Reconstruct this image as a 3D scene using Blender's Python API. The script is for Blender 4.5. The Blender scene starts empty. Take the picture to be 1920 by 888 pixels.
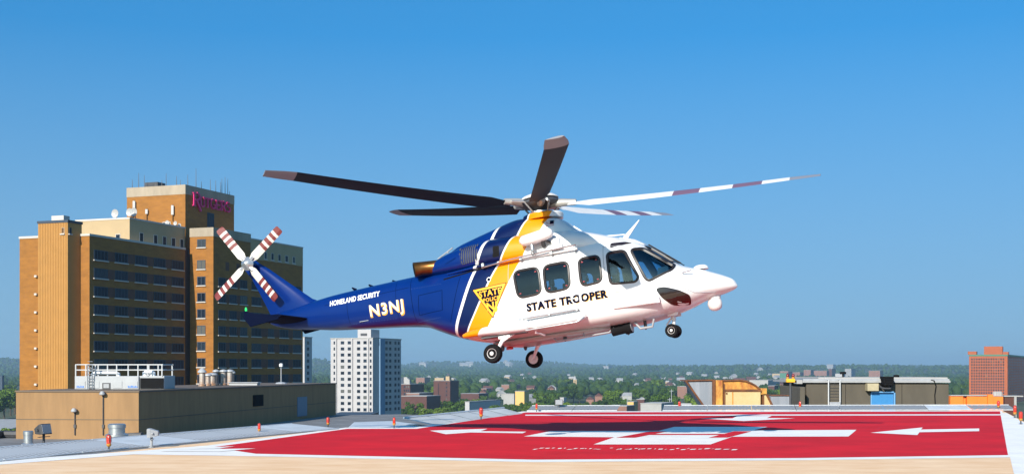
import bpy, bmesh, math, random
from mathutils import Vector, Matrix
from mathutils.bvhtree import BVHTree
random.seed(7)
rad = math.radians
scene = bpy.context.scene
col = scene.collection

# ------------------------------------------------------------------ camera
F = 2400.0; EYE = 1.8; HORIZON = 690.0
cam_data = bpy.data.cameras.new('camera')
cam_data.lens = 45.0; cam_data.sensor_width = 36.0
cam_data.shift_y = (HORIZON - 444.0) / 1920.0
cam_data.clip_start = 0.1; cam_data.clip_end = 60000
cam = bpy.data.objects.new('camera', cam_data); col.objects.link(cam)
cam.location = (0, 0, EYE); cam.rotation_euler = (rad(90), 0, 0)
scene.camera = cam
scene.render.resolution_x = 1024; scene.render.resolution_y = 473

# ------------------------------------------------------------------ sky and sun
SUN_DIR = Vector((-0.385, -0.923, 0)).normalized()
SUN_EL = rad(26.5)
world = bpy.data.worlds.new('World'); scene.world = world; world.use_nodes = True
nt = world.node_tree
bg = nt.nodes['Background']
sky = nt.nodes.new('ShaderNodeTexSky'); sky.sky_type = 'NISHITA'; sky.sun_disc = False
sky.sun_elevation = SUN_EL; sky.sun_rotation = math.atan2(SUN_DIR.x, SUN_DIR.y)
sky.altitude = 0; sky.air_density = 1.0; sky.dust_density = 1.0; sky.ozone_density = 1.6
hs = nt.nodes.new('ShaderNodeHueSaturation'); hs.inputs['Saturation'].default_value = 1.38
tint = nt.nodes.new('ShaderNodeMix'); tint.data_type = 'RGBA'; tint.blend_type = 'MULTIPLY'; tint.inputs[0].default_value = 1.0
tint.inputs[7].default_value = (0.80, 1.27, 1.22, 1)
nt.links.new(sky.outputs[0], hs.inputs['Color']); nt.links.new(hs.outputs[0], tint.inputs[6]); # paler, greyer air towards the horizon
sz = nt.nodes.new('ShaderNodeSeparateXYZ'); mr = nt.nodes.new('ShaderNodeMapRange'); mr.inputs[1].default_value = 0.0; mr.inputs[2].default_value = 0.25; mr.inputs[3].default_value = 0.85; mr.inputs[4].default_value = 0.0
hz = nt.nodes.new('ShaderNodeMix'); hz.data_type = 'RGBA'; hz.inputs[7].default_value = (1.52, 2.36, 2.92, 1)
nt.links.new(sz.outputs['Z'], mr.inputs[0]); nt.links.new(mr.outputs[0], hz.inputs[0]); nt.links.new(tint.outputs[2], hz.inputs[6]); nt.links.new(hz.outputs[2], bg.inputs[0])
tcw = nt.nodes.new('ShaderNodeTexCoord'); vma = nt.nodes.new('ShaderNodeVectorMath'); vma.operation = 'ADD'; vma.inputs[1].default_value = (0, 0, 0.36)
vmn = nt.nodes.new('ShaderNodeVectorMath'); vmn.operation = 'NORMALIZE'
nt.links.new(tcw.outputs['Generated'], sz.inputs[0]); nt.links.new(tcw.outputs['Generated'], vma.inputs[0]); nt.links.new(vma.outputs[0], vmn.inputs[0]); nt.links.new(vmn.outputs[0], sky.inputs['Vector'])
bg.inputs[1].default_value = 0.14
sun_data = bpy.data.lights.new('sun', 'SUN'); sun_data.energy = 5.0; sun_data.angle = rad(0.5)
sun_data.color = (1.0, 0.93, 0.82)
sun = bpy.data.objects.new('sun', sun_data); col.objects.link(sun)
to_sun = SUN_DIR * math.cos(SUN_EL) + Vector((0, 0, math.sin(SUN_EL)))
sun.rotation_euler = to_sun.to_track_quat('Z', 'Y').to_euler(); sun.location = to_sun * 60
scene.view_settings.view_transform = 'Standard'; scene.view_settings.look = 'None'
scene.view_settings.exposure = 0.5; scene.view_settings.gamma = 1.0

# ------------------------------------------------------------------ materials
def mat(name, c, rough=0.6, metal=0.0, var=0.0, scale=4.0, bump=0.0, coat=0.0, stretch=(1,1,1), c2=None, spec=0.5, detail=5, emit=0):
    m = bpy.data.materials.new(name); m.use_nodes = True
    n = m.node_tree.nodes; l = m.node_tree.links; b = n['Principled BSDF']
    b.inputs['Roughness'].default_value = rough; b.inputs['Metallic'].default_value = metal
    b.inputs['Coat Weight'].default_value = coat; b.inputs['Coat Roughness'].default_value = 0.04
    b.inputs['Specular IOR Level'].default_value = spec
    b.inputs['Base Color'].default_value = (*c, 1)
    if emit:
        b.inputs['Emission Color'].default_value = (*c, 1); b.inputs['Emission Strength'].default_value = emit
    if var or c2:
        tc = n.new('ShaderNodeTexCoord'); mp = n.new('ShaderNodeMapping'); mp.inputs['Scale'].default_value = stretch
        nz = n.new('ShaderNodeTexNoise'); nz.inputs['Scale'].default_value = scale; nz.inputs['Detail'].default_value = detail
        nz.inputs['Roughness'].default_value = 0.65
        l.new(tc.outputs['Object'], mp.inputs[0]); l.new(mp.outputs[0], nz.inputs['Vector'])
        rp = n.new('ShaderNodeValToRGB')
        a = [max(0, x * (1 - var)) for x in c]; z = c2 if c2 else [min(1, x * (1 + var)) for x in c]
        rp.color_ramp.elements[0].position = 0.32; rp.color_ramp.elements[0].color = (*a, 1)
        rp.color_ramp.elements[1].position = 0.68; rp.color_ramp.elements[1].color = (*z, 1)
        l.new(nz.outputs['Fac'], rp.inputs[0]); l.new(rp.outputs[0], b.inputs['Base Color'])
        if bump:
            bp = n.new('ShaderNodeBump'); bp.inputs['Strength'].default_value = bump; bp.inputs['Distance'].default_value = 0.05
            l.new(nz.outputs['Fac'], bp.inputs['Height']); l.new(bp.outputs[0], b.inputs['Normal'])
    return m

def glass_mat(name, tint, gloss=0.12):
    m = bpy.data.materials.new(name); m.use_nodes = True
    n = m.node_tree.nodes; l = m.node_tree.links; n.clear()
    out = n.new('ShaderNodeOutputMaterial'); tr = n.new('ShaderNodeBsdfTransparent'); tr.inputs[0].default_value = (*tint, 1)
    gl = n.new('ShaderNodeBsdfGlossy'); gl.inputs['Roughness'].default_value = 0.02; gl.inputs[0].default_value = (0.9, 0.95, 1, 1)
    fr = n.new('ShaderNodeFresnel'); fr.inputs[0].default_value = 1.5
    ma = n.new('ShaderNodeMath'); ma.operation = 'MAXIMUM'; ma.inputs[1].default_value = gloss
    mx = n.new('ShaderNodeMixShader')
    l.new(fr.outputs[0], ma.inputs[0]); l.new(ma.outputs[0], mx.inputs[0])
    l.new(tr.outputs[0], mx.inputs[1]); l.new(gl.outputs[0], mx.inputs[2]); l.new(mx.outputs[0], out.inputs[0])
    return m

def leaf_mat(name, dark, light):
    m = bpy.data.materials.new(name); m.use_nodes = True
    n = m.node_tree.nodes; l = m.node_tree.links; b = n['Principled BSDF']
    g = n.new('ShaderNodeNewGeometry'); oi = n.new('ShaderNodeObjectInfo')
    ad = n.new('ShaderNodeMath'); ad.operation = 'MULTIPLY_ADD'; ad.inputs[1].default_value = 0.5
    l.new(g.outputs['Random Per Island'], ad.inputs[0])
    mu = n.new('ShaderNodeMath'); mu.operation = 'MULTIPLY'; mu.inputs[1].default_value = 0.5
    l.new(oi.outputs['Random'], mu.inputs[0]); l.new(mu.outputs[0], ad.inputs[2])
    rp = n.new('ShaderNodeValToRGB'); rp.color_ramp.elements[0].color = (*dark, 1); rp.color_ramp.elements[1].color = (*light, 1)
    l.new(ad.outputs[0], rp.inputs[0]); l.new(rp.outputs[0], b.inputs['Base Color'])
    b.inputs['Roughness'].default_value = 0.75; b.inputs['Specular IOR Level'].default_value = 0.15
    return m

M = {}
M['concrete'] = mat('pad_concrete', (0.80, 0.48, 0.25), 0.85, var=0.05, scale=1.5, stretch=(0.55, 1.3, 1), detail=10, c2=(0.89, 0.62, 0.39))
M['red_paint'] = mat('red_deck_paint', (0.58, 0.006, 0.013), 0.8, var=0.17, scale=0.45, spec=0.2, detail=8)
M['white_paint'] = mat('white_deck_paint', (0.83, 0.79, 0.75), 0.75, var=0.09, scale=1.2, detail=8)
M['white'] = mat('white_gloss', (0.72, 0.71, 0.70), 0.25, coat=0.4)
M['black'] = mat('black_rubber', (0.010, 0.010, 0.011), 0.8, spec=.06)
M['darkgrey'] = mat('dark_grey', (0.05, 0.05, 0.055), 0.5, var=0.2)
M['grey'] = mat('mid_grey', (0.3, 0.31, 0.33), 0.5, var=0.12)
M['steel'] = mat('steel', (0.5, 0.5, 0.5), 0.35, metal=0.8, var=0.1)
M['bronze'] = mat('heat_bronze', (0.17, 0.075, 0.02), 0.36, metal=0.85, var=0.3, scale=6)
M['interior'] = mat('cabin_lining', (0.05, 0.056, 0.066), 0.8)
M['glass'] = glass_mat('tinted_glass', (0.40, 0.60, 0.74), 0.05)
M['cglass'] = glass_mat('windscreen_glass', (0.30, 0.55, 0.72), 0.09)
M['chinglass'] = mat('chin_glass', (0.022, 0.012, 0.010), 0.06, coat=0.5)
M['redglass'] = mat('red_lamp_glass', (0.55, 0.03, 0.012), 0.15, coat=0.5)
M['amber'] = mat('amber_lamp_base', (0.42, 0.20, 0.04), 0.4)
M['orange_wall'] = mat('orange_painted_wall', (0.85, 0.19, 0.02), 0.6, var=0.06, scale=0.7)

# ------------------------------------------------------------------ mesh builder
class MB:
    def __init__(s): s.v = []; s.f = []; s.m = []
    def add(s, vs, fs, mi=0):
        o = len(s.v); s.v += [tuple(v) for v in vs]
        s.f += [tuple(i + o for i in f) for f in fs]; s.m += [mi] * len(fs); return s
    def box(s, lo, hi, mi=0, mtx=None):
        x0, y0, z0 = lo; x1, y1, z1 = hi
        vs = [(x0,y0,z0),(x1,y0,z0),(x1,y1,z0),(x0,y1,z0),(x0,y0,z1),(x1,y0,z1),(x1,y1,z1),(x0,y1,z1)]
        if mtx is not None: vs = [mtx @ Vector(v) for v in vs]
        return s.add(vs, [(0,3,2,1),(4,5,6,7),(0,1,5,4),(1,2,6,5),(2,3,7,6),(3,0,4,7)], mi)
    def prism(s, poly, z0, z1, mi=0):
        a = sum(poly[i][0]*poly[(i+1)%len(poly)][1]-poly[(i+1)%len(poly)][0]*poly[i][1] for i in range(len(poly)))
        if a < 0: poly = poly[::-1]
        n = len(poly)
        vs = [(x, y, z0) for x, y in poly] + [(x, y, z1) for x, y in poly]
        return s.add(vs, [tuple(range(n-1, -1, -1)), tuple(range(n, 2*n))] + [(i, (i+1) % n, n+(i+1) % n, n+i) for i in range(n)], mi)
    def tube(s, pts, r, seg=10, mi=0, cap=True):
        pts = [Vector(p) for p in pts]; rs = r if isinstance(r, (list, tuple)) else [r]*len(pts)
        rings = []; up = None
        for i, p in enumerate(pts):
            d = (pts[min(i+1, len(pts)-1)] - pts[max(i-1, 0)]).normalized()
            if up is None: up = Vector((0,0,1)) if abs(d.z) < .9 else Vector((1,0,0))
            a = d.cross(up).normalized(); b = a.cross(d).normalized(); up = b
            rings.append([p + (a*math.cos(2*math.pi*k/seg) + b*math.sin(2*math.pi*k/seg))*rs[i] for k in range(seg)])
        return s.loft(rings, mi, cap)
    def loft(s, rings, mi=0, cap=True):
        n = len(rings[0]); vs = [v for r in rings for v in r]; fs = []
        for i in range(len(rings)-1):
            for k in range(n):
                fs.append((i*n+k, i*n+(k+1) % n, (i+1)*n+(k+1) % n, (i+1)*n+k))
        if cap:
            fs.append(tuple(range(n-1, -1, -1))); fs.append(tuple((len(rings)-1)*n+k for k in range(n)))
        return s.add(vs, fs, mi)
    def lathe(s, prof, c=(0,0,0), axis='z', seg=20, mi=0):
        rings = []
        for r, h in prof:
            ring = []
            for k in range(seg):
                a = 2*math.pi*k/seg; x, y = r*math.cos(a), r*math.sin(a)
                p = (x, y, h) if axis == 'z' else ((x, h, y) if axis == 'y' else (h, x, y))
                ring.append((p[0]+c[0], p[1]+c[1], p[2]+c[2]))
            rings.append(ring)
        return s.loft(rings, mi, True)
    def build(s, name, mats, parent=None, smooth=None, bevel=0, fix=True):
        me = bpy.data.meshes.new(name); me.from_pydata(s.v, [], s.f)
        mats = mats if isinstance(mats, (list, tuple)) else [mats]
        for m in mats: me.materials.append(m)
        if len(mats) > 1: me.polygons.foreach_set('material_index', s.m)
        if fix:
            b = bmesh.new(); b.from_mesh(me); bmesh.ops.recalc_face_normals(b, faces=b.faces); b.to_mesh(me); b.free()
        if smooth is not None:
            me.polygons.foreach_set('use_smooth', [True]*len(me.polygons)); me.set_sharp_from_angle(angle=rad(smooth))
        me.update()
        o = bpy.data.objects.new(name, me); col.objects.link(o)
        if parent is not None: o.parent = parent
        if bevel:
            bv = o.modifiers.new('bevel', 'BEVEL'); bv.width = bevel; bv.segments = 2; bv.limit_method = 'ANGLE'
        return o

def tag(o, label=None, cat=None, group=None, kind=None):
    if label: o['label'] = label
    if cat: o['category'] = cat
    if group: o['group'] = group
    if kind: o['kind'] = kind
    return o
def empty(name, loc, label, cat, group=None, rz=0):
    o = bpy.data.objects.new(name, None); col.objects.link(o); o.location = loc; o.rotation_euler = (0, 0, rz)
    o.empty_display_size = 0.3
    return tag(o, label, cat, group)
def copy_tree(o, parent=None):
    c = o.copy(); col.objects.link(c)
    if parent is not None: c.parent = parent
    for ch in list(o.children): copy_tree(ch, c)
    return c

def G(px, py, z=0.0):
    D = (EYE - z) * F / (py - HORIZON); return Vector(((px - 960) * D / F, D, z))
def W(px, D): return ((px - 960) / F * D, D)
def ZZ(py, D): return EYE + (HORIZON - py) * D / F
U = Vector((0.350, 0.937)).normalized(); V = Vector((-U.y, U.x))      # street grid: receding, and leftwards
def along(p, d, px):                                                 # point on the line p + t d that lies on the bearing of px
    k = (px - 960) / F
    t = (k * p[1] - p[0]) / (d[0] - k * d[1]); return Vector((p[0] + d[0]*t, p[1] + d[1]*t)), t

# ------------------------------------------------------------------ terrain
def terr_h(r, az):
    h = -34 + 1.5*math.sin(az*9+r*.004)
    a = math.degrees(az)
    def ridge(r0, w, top):
        return top * math.exp(-((r-r0)/w)**2)
    wob = math.sin(a*1.3)*.35 + math.sin(a*3.1+1)*.2 + math.sin(a*7.3+2)*.1
    right = 1/(1+math.exp(-(a-4)/1.2))
    h += ridge(6200, 900, 10 + 6*wob + 20*right)
    mid = math.exp(-((a-.6)/2.6)**2)*.9 + math.exp(-((a+3.2)/1.8)**2)*.75
    h += ridge(9800, 1300, 44 + 36*mid + 5*wob)
    left = math.exp(-((a+8.6)/1.0)**2)*.9 + math.exp(-((a+22.5)/3)**2)
    h += ridge(7600, 1100, 20 + 62*left)
    if r > 11500: h -= (r-11500)*.012
    return h
def build_terrain():
    rs = [30, 300, 600, 900, 1300, 1800, 2400, 3000, 3600, 4200] + [4700+200*i for i in range(36)] + [12500, 14000, 17000, 22000]
    azs = [math.radians(-180 + 10*i) for i in range(15)] + [math.radians(-30 + .4*i) for i in range(150)] + [math.radians(30+10*i) for i in range(15)]
    vs = []; fs = []
    for r in rs:
        for a in azs: vs.append((r*math.sin(a), r*math.cos(a), terr_h(r, a)))
    n = len(azs)
    for i in range(len(rs)-1):
        for k in range(n):
            fs.append((i*n+k, i*n+(k+1) % n, (i+1)*n+(k+1) % n, (i+1)*n+k))
    fs.append(tuple(range(n)))
    b = MB(); b.add(vs, fs)
    gm = mat('terrain_ground', (0.045, 0.075, 0.03), 0.95, var=0.4, scale=0.004, c2=(0.10, 0.11, 0.07), detail=8, spec=0.1)
    o = b.build('terrain', gm, smooth=60, fix=False); tag(o, kind='structure')
build_terrain()

# ------------------------------------------------------------------ helipad
def sheet(name, polys, z, m, kind='structure', th=None):
    b = MB()
    for p in polys:
        n = len(p)
        a = sum(p[i][0]*p[(i+1) % n][1]-p[(i+1) % n][0]*p[i][1] for i in range(n))
        if a < 0: p = p[::-1]
        if th: b.prism([(x[0], x[1]) for x in p], z-th, z)
        else: b.add([(x[0], x[1], z) for x in p], [tuple(range(n))])
    o = b.build(name, m, fix=bool(th)); tag(o, kind=kind); return o
def GP(l): return [G(*p) for p in l]
slab = [Vector((-20.3, -4)), Vector((-9.95, 23.6)), Vector((-5.05, 38.2)), Vector((-2.95, 38.2)), Vector((0.45, 53.2)), Vector((20.9, 54.5)), Vector((14.7, 35.0)), Vector((12.5, 22)), Vector((9, -4))]
sheet('helipad_deck', [slab], 0, M['concrete'], th=0.45)
sheet('white_border_paint', [GP([(-60, 875), (-60, 866), (250, 845.5), (388, 834.5), (648, 800.8), (776, 800.8), (980, 770.5), (1879, 769.5), (1898, 856.5), (1500, 862), (1000, 865.5), (480, 854.5), (250, 851)]),
      ], 0.004, M['white_paint'])
sheet('white_border_paint', [[G(1877, 774), G(1893, 854), G(1901, 888), Vector((6.6, 12)), Vector((8.9, -3.9)), Vector((12.4, 22)), Vector((14.6, 35)), Vector((19.9, 51.5))]], 0.010, M['white_paint'])
def H_frame(c, e1, e2): return lambda a, b: Vector((c[0]+e1[0]*a+e2[0]*b, c[1]+e1[1]*a+e2[1]*b))
sheet('red_deck_paint', [GP([(398, 838), (651, 803.3), (781, 803.3), (986, 772.6), (1875, 770.6), (1890, 852.5), (1500, 858), (1000, 861), (480, 850)])], 0.008, M['red_paint'])
e1 = Vector((1, 0.02)); e2 = U
hf = H_frame((4.75, 34.75), e1, e2)
cross = GP([(982, 818), (1032, 808), (1235, 807.5), (1264, 800), (1439, 800), (1412, 806.5), (1606, 805.5), (1591, 818), (1373, 818.5), (1332, 833), (1113, 833), (1152, 819.5)])
line_far = GP([(985, 778.8), (985, 777), (1400, 776.6), (1877, 776.2), (1877, 778.2), (1400, 778.8)])
arrow_r = GP([(1632, 811), (1730, 801), (1727, 805), (1836, 803), (1836, 808), (1724, 810), (1720, 815.4)])
arrow_l = GP([(805.6, 807), (914, 803.6), (901, 808), (987, 809), (980, 812), (882, 810.5), (835.6, 813.8)])
arrow_f = GP([(1313, 784), (1373, 784), (1382, 779.9), (1447, 779.4), (1437.5, 783.3), (1491, 783.7), (1395, 789)])
corner = [GP(l) for l in ([(300, 846), (330, 842.5), (480, 840.5), (412, 846.5)], [(352, 842), (372, 839), (440, 836.5), (404, 841)],)]
wmk = [cross, line_far, arrow_r, arrow_l, arrow_f] + corner
rr = random.Random(5)
# worn lettering along the near side: broken strokes
px = 998
while px < 1378:
    if 1118 < px < 1140: px += 8; continue
    w = rr.uniform(1.5, 8); y0 = 839.2 + rr.uniform(0, 2.8); hh = rr.uniform(.9, 2.0); sk = rr.uniform(2, 6)
    if px > 1290: w *= 1.5
    wmk.append(GP([(px, y0+hh), (px+w, y0+hh*.8), (px+w+sk, y0), (px+sk*.8, y0+.2)])); px += w + rr.uniform(1.5, 7)
sheet('white_deck_markings', wmk, 0.012, M['white_paint'])
hw, hh, st = 1.45, 1.75, .5
sheet('red_letter_marking', [[hf(-hw, -hh), hf(-hw+st, -hh), hf(-hw+st, hh), hf(-hw, hh)], [hf(hw-st, -hh), hf(hw, -hh), hf(hw, hh), hf(hw-st, hh)],
      [hf(-hw+st, -.3), hf(hw-st, -.3), hf(hw-st, .3), hf(-hw+st, .3)]], 0.016, M['red_paint'])

# ------------------------------------------------------------------ hospital roof round the pad
M['roofgrey'] = mat('roof_membrane', (0.16, 0.16, 0.165), 0.9, var=0.3, scale=0.35, detail=8)
b = MB(); b.prism([(-34, -40), (60, -40), (60, 74), (22, 96), (-12, 140), (-41, 128), (-37, 92)], -34, -3.2)
hosp = b.build('hospital_block', M['roofgrey']); tag(hosp, 'flat grey hospital roof below and all around the red helipad', 'building')
b = MB(); b.tube([(-37.3, 89, -2.95), (-36.6, 92.3, -2.95), (-26, 90, -2.95)], .28, 8)
b.build('parapet', M['darkgrey'], hosp, smooth=40)
# ------------------------------------------------------------------ safety net panels
def net_mat(name, tone, size):
    m = bpy.data.materials.new(name); m.use_nodes = True
    n = m.node_tree.nodes; l = m.node_tree.links; b = n['Principled BSDF']
    b.inputs['Base Color'].default_value = (tone, tone*1.01, tone*1.03, 1); b.inputs['Roughness'].default_value = 0.6; b.inputs['Metallic'].default_value = 0.1
    tc = n.new('ShaderNodeTexCoord'); mp = n.new('ShaderNodeMapping'); mp.inputs['Rotation'].default_value = (0, 0, rad(45))
    ck = n.new('ShaderNodeTexVoronoi'); ck.inputs['Scale'].default_value = size; ck.inputs['Randomness'].default_value = 0.0
    lt = n.new('ShaderNodeMath'); lt.operation = 'LESS_THAN'; lt.inputs[1].default_value = 0.33
    tr = n.new('ShaderNodeBsdfTransparent'); mx = n.new('ShaderNodeMixShader'); out = n['Material Output']
    l.new(tc.outputs['Object'], mp.inputs[0]); l.new(mp.outputs[0], ck.inputs['Vector']); l.new(ck.outputs['Distance'], lt.inputs[0])
    l.new(lt.outputs[0], mx.inputs[0]); l.new(b.outputs[0], mx.inputs[1]); l.new(tr.outputs[0], mx.inputs[2]); l.new(mx.outputs[0], out.inputs[0])
    return m
M['net'] = net_mat('perforated_net', .46, 7.0); M['net_far'] = net_mat('toned_down_net', .27, 5.0); M['netsolid'] = mat('galvanised_sheet', (0.60, 0.61, 0.62), 0.5, metal=0.15, var=0.14, scale=1.5, detail=8)  # far net in a darker tone to offset the sun it faces
def net_panel(p, q, out, rise, perf, label, group, pm='net'):
    p = Vector(p); q = Vector(q); d = q - p; L = d.length; d.normalize(); o2 = Vector(out)
    e = empty('safety_net_panel', (p.x, p.y, 0.02), label, 'net panel', group)
    P = lambda s, t, z=0: (d.x*s + o2.x*t, d.y*s + o2.y*t, rise*t/o2.length*1.0 + z)
    b = MB(); g = .012
    b.add([P(g, .06), P(L-g, .06), P(L-g, 1), P(g, 1)], [(0, 1, 2, 3)])
    b.build('mesh_sheet' if perf else 'metal_sheet', M[pm] if perf else M['netsolid'], e)
    for a, c in ((P(g, .04), P(L-g, .04)), (P(g, 1), P(L-g, 1))):
        f = MB(); f.tube([a, c], .022, 6); f.build('panel_rail', M['netsolid'], e)
    return e
gl = 'safety net panels along the left edge of the helipad'; gf = 'safety net panels along the far edge of the helipad'
PERF_L = 'perforated grey safety net panel sloping out from the left edge of the helipad'
SOL_L = 'plain unperforated grey metal panel in the left helipad safety net'
PERF_F = 'perforated grey safety net panel along the far edge of the helipad'
SOL_F = 'plain unperforated grey metal panel in the far helipad safety net'
a0 = Vector((-16.1, 7.2)); a1 = Vector((-5.08, 38.0)); dd = (a1-a0); N = 14
for i in range(N):
    perf = i % 3 != 1
    net_panel(a0+dd*(i/N), a0+dd*((i+1)/N), (-1.55, .56), .2, perf, PERF_L if perf else SOL_L, gl)
# the lower dip and the two plain grey sheets towards the far corner
q = [G(818, 797.5), G(984, 775.2), G(945, 764.5, .12), G(757, 783.5, .05)]
e = empty('edge_sheet', (q[0].x, q[0].y, .02), 'broad pale plain metal sheet at the far left corner of the helipad', 'metal sheet')
b = MB()
for i in range(5):
    t0, t1 = i/5+.004, (i+1)/5-.004
    A = [q[0].lerp(q[1], t0), q[0].lerp(q[1], t1), q[3].lerp(q[2], t1), q[3].lerp(q[2], t0)]
    b.add([v - Vector((q[0].x, q[0].y, .02)) for v in A], [(0, 1, 2, 3)])
b.build('metal_sheet', mat('pale_sheet', (0.50, 0.49, 0.47), 0.6, var=.2, scale=.9, detail=9, stretch=(1, .3, 1)), e)
f = MB(); f.tube([q[3]-Vector((q[0].x, q[0].y, .0)), q[2]-Vector((q[0].x, q[0].y, 0))], .04, 6); f.build('edge_rail', M['netsolid'], e)
q2 = [G(650, 800.0, -.01), G(776, 800.0, -.01), G(818, 796, -.05), G(735, 786, -.3), G(664, 788, -.1)]
e = empty('edge_sheet', (q2[0].x, q2[0].y, -.05), 'sunken ribbed metal sheet between the net panels and the pale corner sheet', 'metal sheet')
b = MB(); b.add([v - Vector((q2[0].x, q2[0].y, 0)) for v in q2], [(0, 1, 2, 3, 4)]); b.build('metal_sheet', M['netsolid'], e)
f0 = Vector((0.6, 53.6)); f1 = Vector((21.6, 54.8)); N = 11
for i in range(N):
    if i == 2: continue
    perf = i != 9
    net_panel(f0+(f1-f0)*(i/N), f0+(f1-f0)*((i+1)/N), (.25, 1.5), .27, perf, PERF_F if perf else SOL_F, gf, 'net_far')

pa = a0 + Vector((-1.62, .585)); pb = a0 + dd*.62 + Vector((-1.62, .585))
e = empty('edge_pipe', (pa.x, pa.y, .18), 'thick dark pipe running along the outer edge of the left safety net', 'pipe')
b = MB(); b.tube([(0, 0, 0), (pb.x-pa.x, pb.y-pa.y, 0)], .085, 10); b.build('pipe', M['darkgrey'], e, smooth=50)
b = MB(); b.tube([(pb.x-pa.x, pb.y-pa.y, 0), (pb.x-pa.x, pb.y-pa.y, -3.3)], .06, 8); b.build('pipe_support', M['darkgrey'], e, smooth=50)
# ------------------------------------------------------------------ lights round the pad
def make_beacon():
    e = empty('edge_light', (0, 0, 0), 'x', 'edge light', 'red edge lights round the helipad')
    b = MB(); b.lathe([(.022, 0), (.022, .14)], seg=8); b.lathe([(.045, 0), (.045, .012)], seg=8); b.build('pole', M['darkgrey'], e, smooth=40)
    b = MB(); b.lathe([(.03, .11), (.05, .13), (.06, .15), (.06, .175), (.05, .185)], seg=14); b.build('lamp_base', M['amber'], e, smooth=40)
    b = MB(); b.lathe([(.054, .186), (.058, .33), (.05, .37), (.03, .395), (.004, .40)], seg=14); b.build('lamp_glass', M['redglass'], e, smooth=60)
    b = MB()
    for k in range(4):
        a = k*math.pi/2 + .4; c, s = math.cos(a), math.sin(a)
        b.tube([(c*.064, s*.064, .22), (c*.066, s*.066, .33), (c*.045, s*.045, .395), (0, 0, .418)], .005, 5)
    b.build('wire_guard', M['darkgrey'], e)
    return e
bl = [(204, 845, 'red edge light closest to the camera, at the near left corner'), (486, 813, 'red edge light on the left net in front of the dark grey wall'),
      (615, 801, 'red edge light in front of the foot of the white apartment tower'), (739, 802, 'red edge light in front of the blue shaded side of the apartment tower'),
      (902, 787, 'red edge light in front of the broad pale corner sheet'), (1006, 771, 'red edge light at the left end of the far helipad edge'),
      (1274, 768, 'red edge light on the far edge just left of the rusty hopper'), (1500, 768, 'red edge light on the far edge in front of the concrete roof hut'),
      (1872, 768, 'red edge light on the far edge in front of the orange wall'), (1903, 783, 'middle one of the three red edge lights at the far right corner'),
      (1914, 795, 'red edge light nearest the right border of the helipad')]
bc = make_beacon()
for i, (x, y, L) in enumerate(bl):
    o = bc if i == 0 else copy_tree(bc)
    p = G(x, y); o.location = (p.x, p.y, 0.0); o['label'] = L; k = (.9, .75, .8, .82, 1.1, .85, .95, .95, 1.0, 1.15, 1.05)[i]; o.scale = (k, k, k); o.rotation_euler.z = i*.7
def floodlight(px, py, h, rz, label, m, tilt):
    p = G(px, py); e = empty('floodlight', (p.x, p.y, 0), label, 'floodlight', 'floodlights at the helipad edge', rz)
    b = MB(); b.lathe([(.03, 0), (.03, h*.55)], seg=8); b.lathe([(.07, 0), (.07, .02)], seg=8); b.build('post', m, e, smooth=40)
    mt = Matrix.Translation((0, 0, h*.75)) @ Matrix.Rotation(tilt, 4, 'Y')
    b = MB(); c = [(-.16, -.13), (.02, -.17), (.08, -.17), (.08, .17), (.02, .17), (-.16, .13)]
    s = h*.3
    b.add([mt @ Vector((x, y, -s*(.45 if x < -.1 else .8))) for x, y in c] + [mt @ Vector((x, y, s*(.35 if x < -.1 else .8))) for x, y in c],
          [(5, 4, 3, 2, 1, 0), (6, 7, 8, 9, 10, 11)] + [(i, (i+1) % 6, 6+(i+1) % 6, 6+i) for i in range(6)])
    b.build('lamp_housing', m, e, bevel=.012)
    b = MB(); b.box((.082, -.15, -s*.68), (.09, .15, s*.68), 0, mt); b.build('lens', M['grey'], e)
    b = MB(); b.box((-.05, -.2, -.02), (-.01, -.175, .02), 0, mt); b.box((-.05, .175, -.02), (-.01, .2, .02), 0, mt); b.box((-.045, -.2, -s*1.1), (-.015, .2, -s*1.02), 0, mt)
    b.build('bracket', m, e)
floodlight(82, 836, .52, rad(-20), 'dark floodlight on a short post at the left end of the net', M['darkgrey'], rad(-12))
floodlight(284, 838, .44, rad(190), 'pale grey twin headed floodlight by the near left corner marking', M['grey'], 0)
floodlight(1048, 769, .5, rad(-90), 'small far floodlight beside the end of the pale corner sheet', M['darkgrey'], rad(10))

# ------------------------------------------------------------------ tan roof penthouse
M['tan'] = mat('tan_render', (0.28, 0.16, 0.07), 0.85, var=0.15, scale=1.1, stretch=(1, 1, .16), detail=8)
def wbox(b, p, d, L, dep, z0, z1, mi=0, off=0.0):
    """wall slab: from p along unit d for L, depth dep towards n (left of d)"""
    d = Vector(d).normalized(); n = Vector((-d.y, d.x)); p = Vector(p) + n*off
    pts = [p, p+d*L, p+d*L+n*dep, p+n*dep]
    b.prism([(q.x, q.y) for q in pts], z0, z1, mi)
C0 = Vector(W(260, 90)); C1 = Vector(W(630, 138)); CL = Vector(W(30, 91)); 
e = empty('tan_penthouse', (C0.x, C0.y, -3.2), 'long windowless tan rendered penthouse on the lower roof at left', 'building')
def rel(b, e):
    ox, oy, oz = e.location; b.v = [(x-ox, y-oy, z-oz) for x, y, z in b.v]; return b
dr = (C1-C0).normalized(); dl = (CL-C0).normalized()
b = MB(); b.prism([tuple(C0), tuple(C1), tuple(C1+dl*9+dr*0), tuple(CL)], -3.2, .12); rel(b, e).build('wall', M['tan'], e)
b = MB(); rf = .24
cap = [C0-dl*.06-dr*.06, C1-dl*.06+dr*.06, C1+dl*9, CL+dl*.06-dr*.06]
b.prism([tuple(q) for q in cap], .122, .24); rel(b, e).build('coping', mat('coping_dark', (.13, .09, .06), .7), e)
nr = Vector((dr.y, -dr.x)); nf = Vector((dl.y, -dl.x)) if (Vector((dl.y, -dl.x))).y < 0 else -Vector((dl.y, -dl.x))
b = MB()
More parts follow.
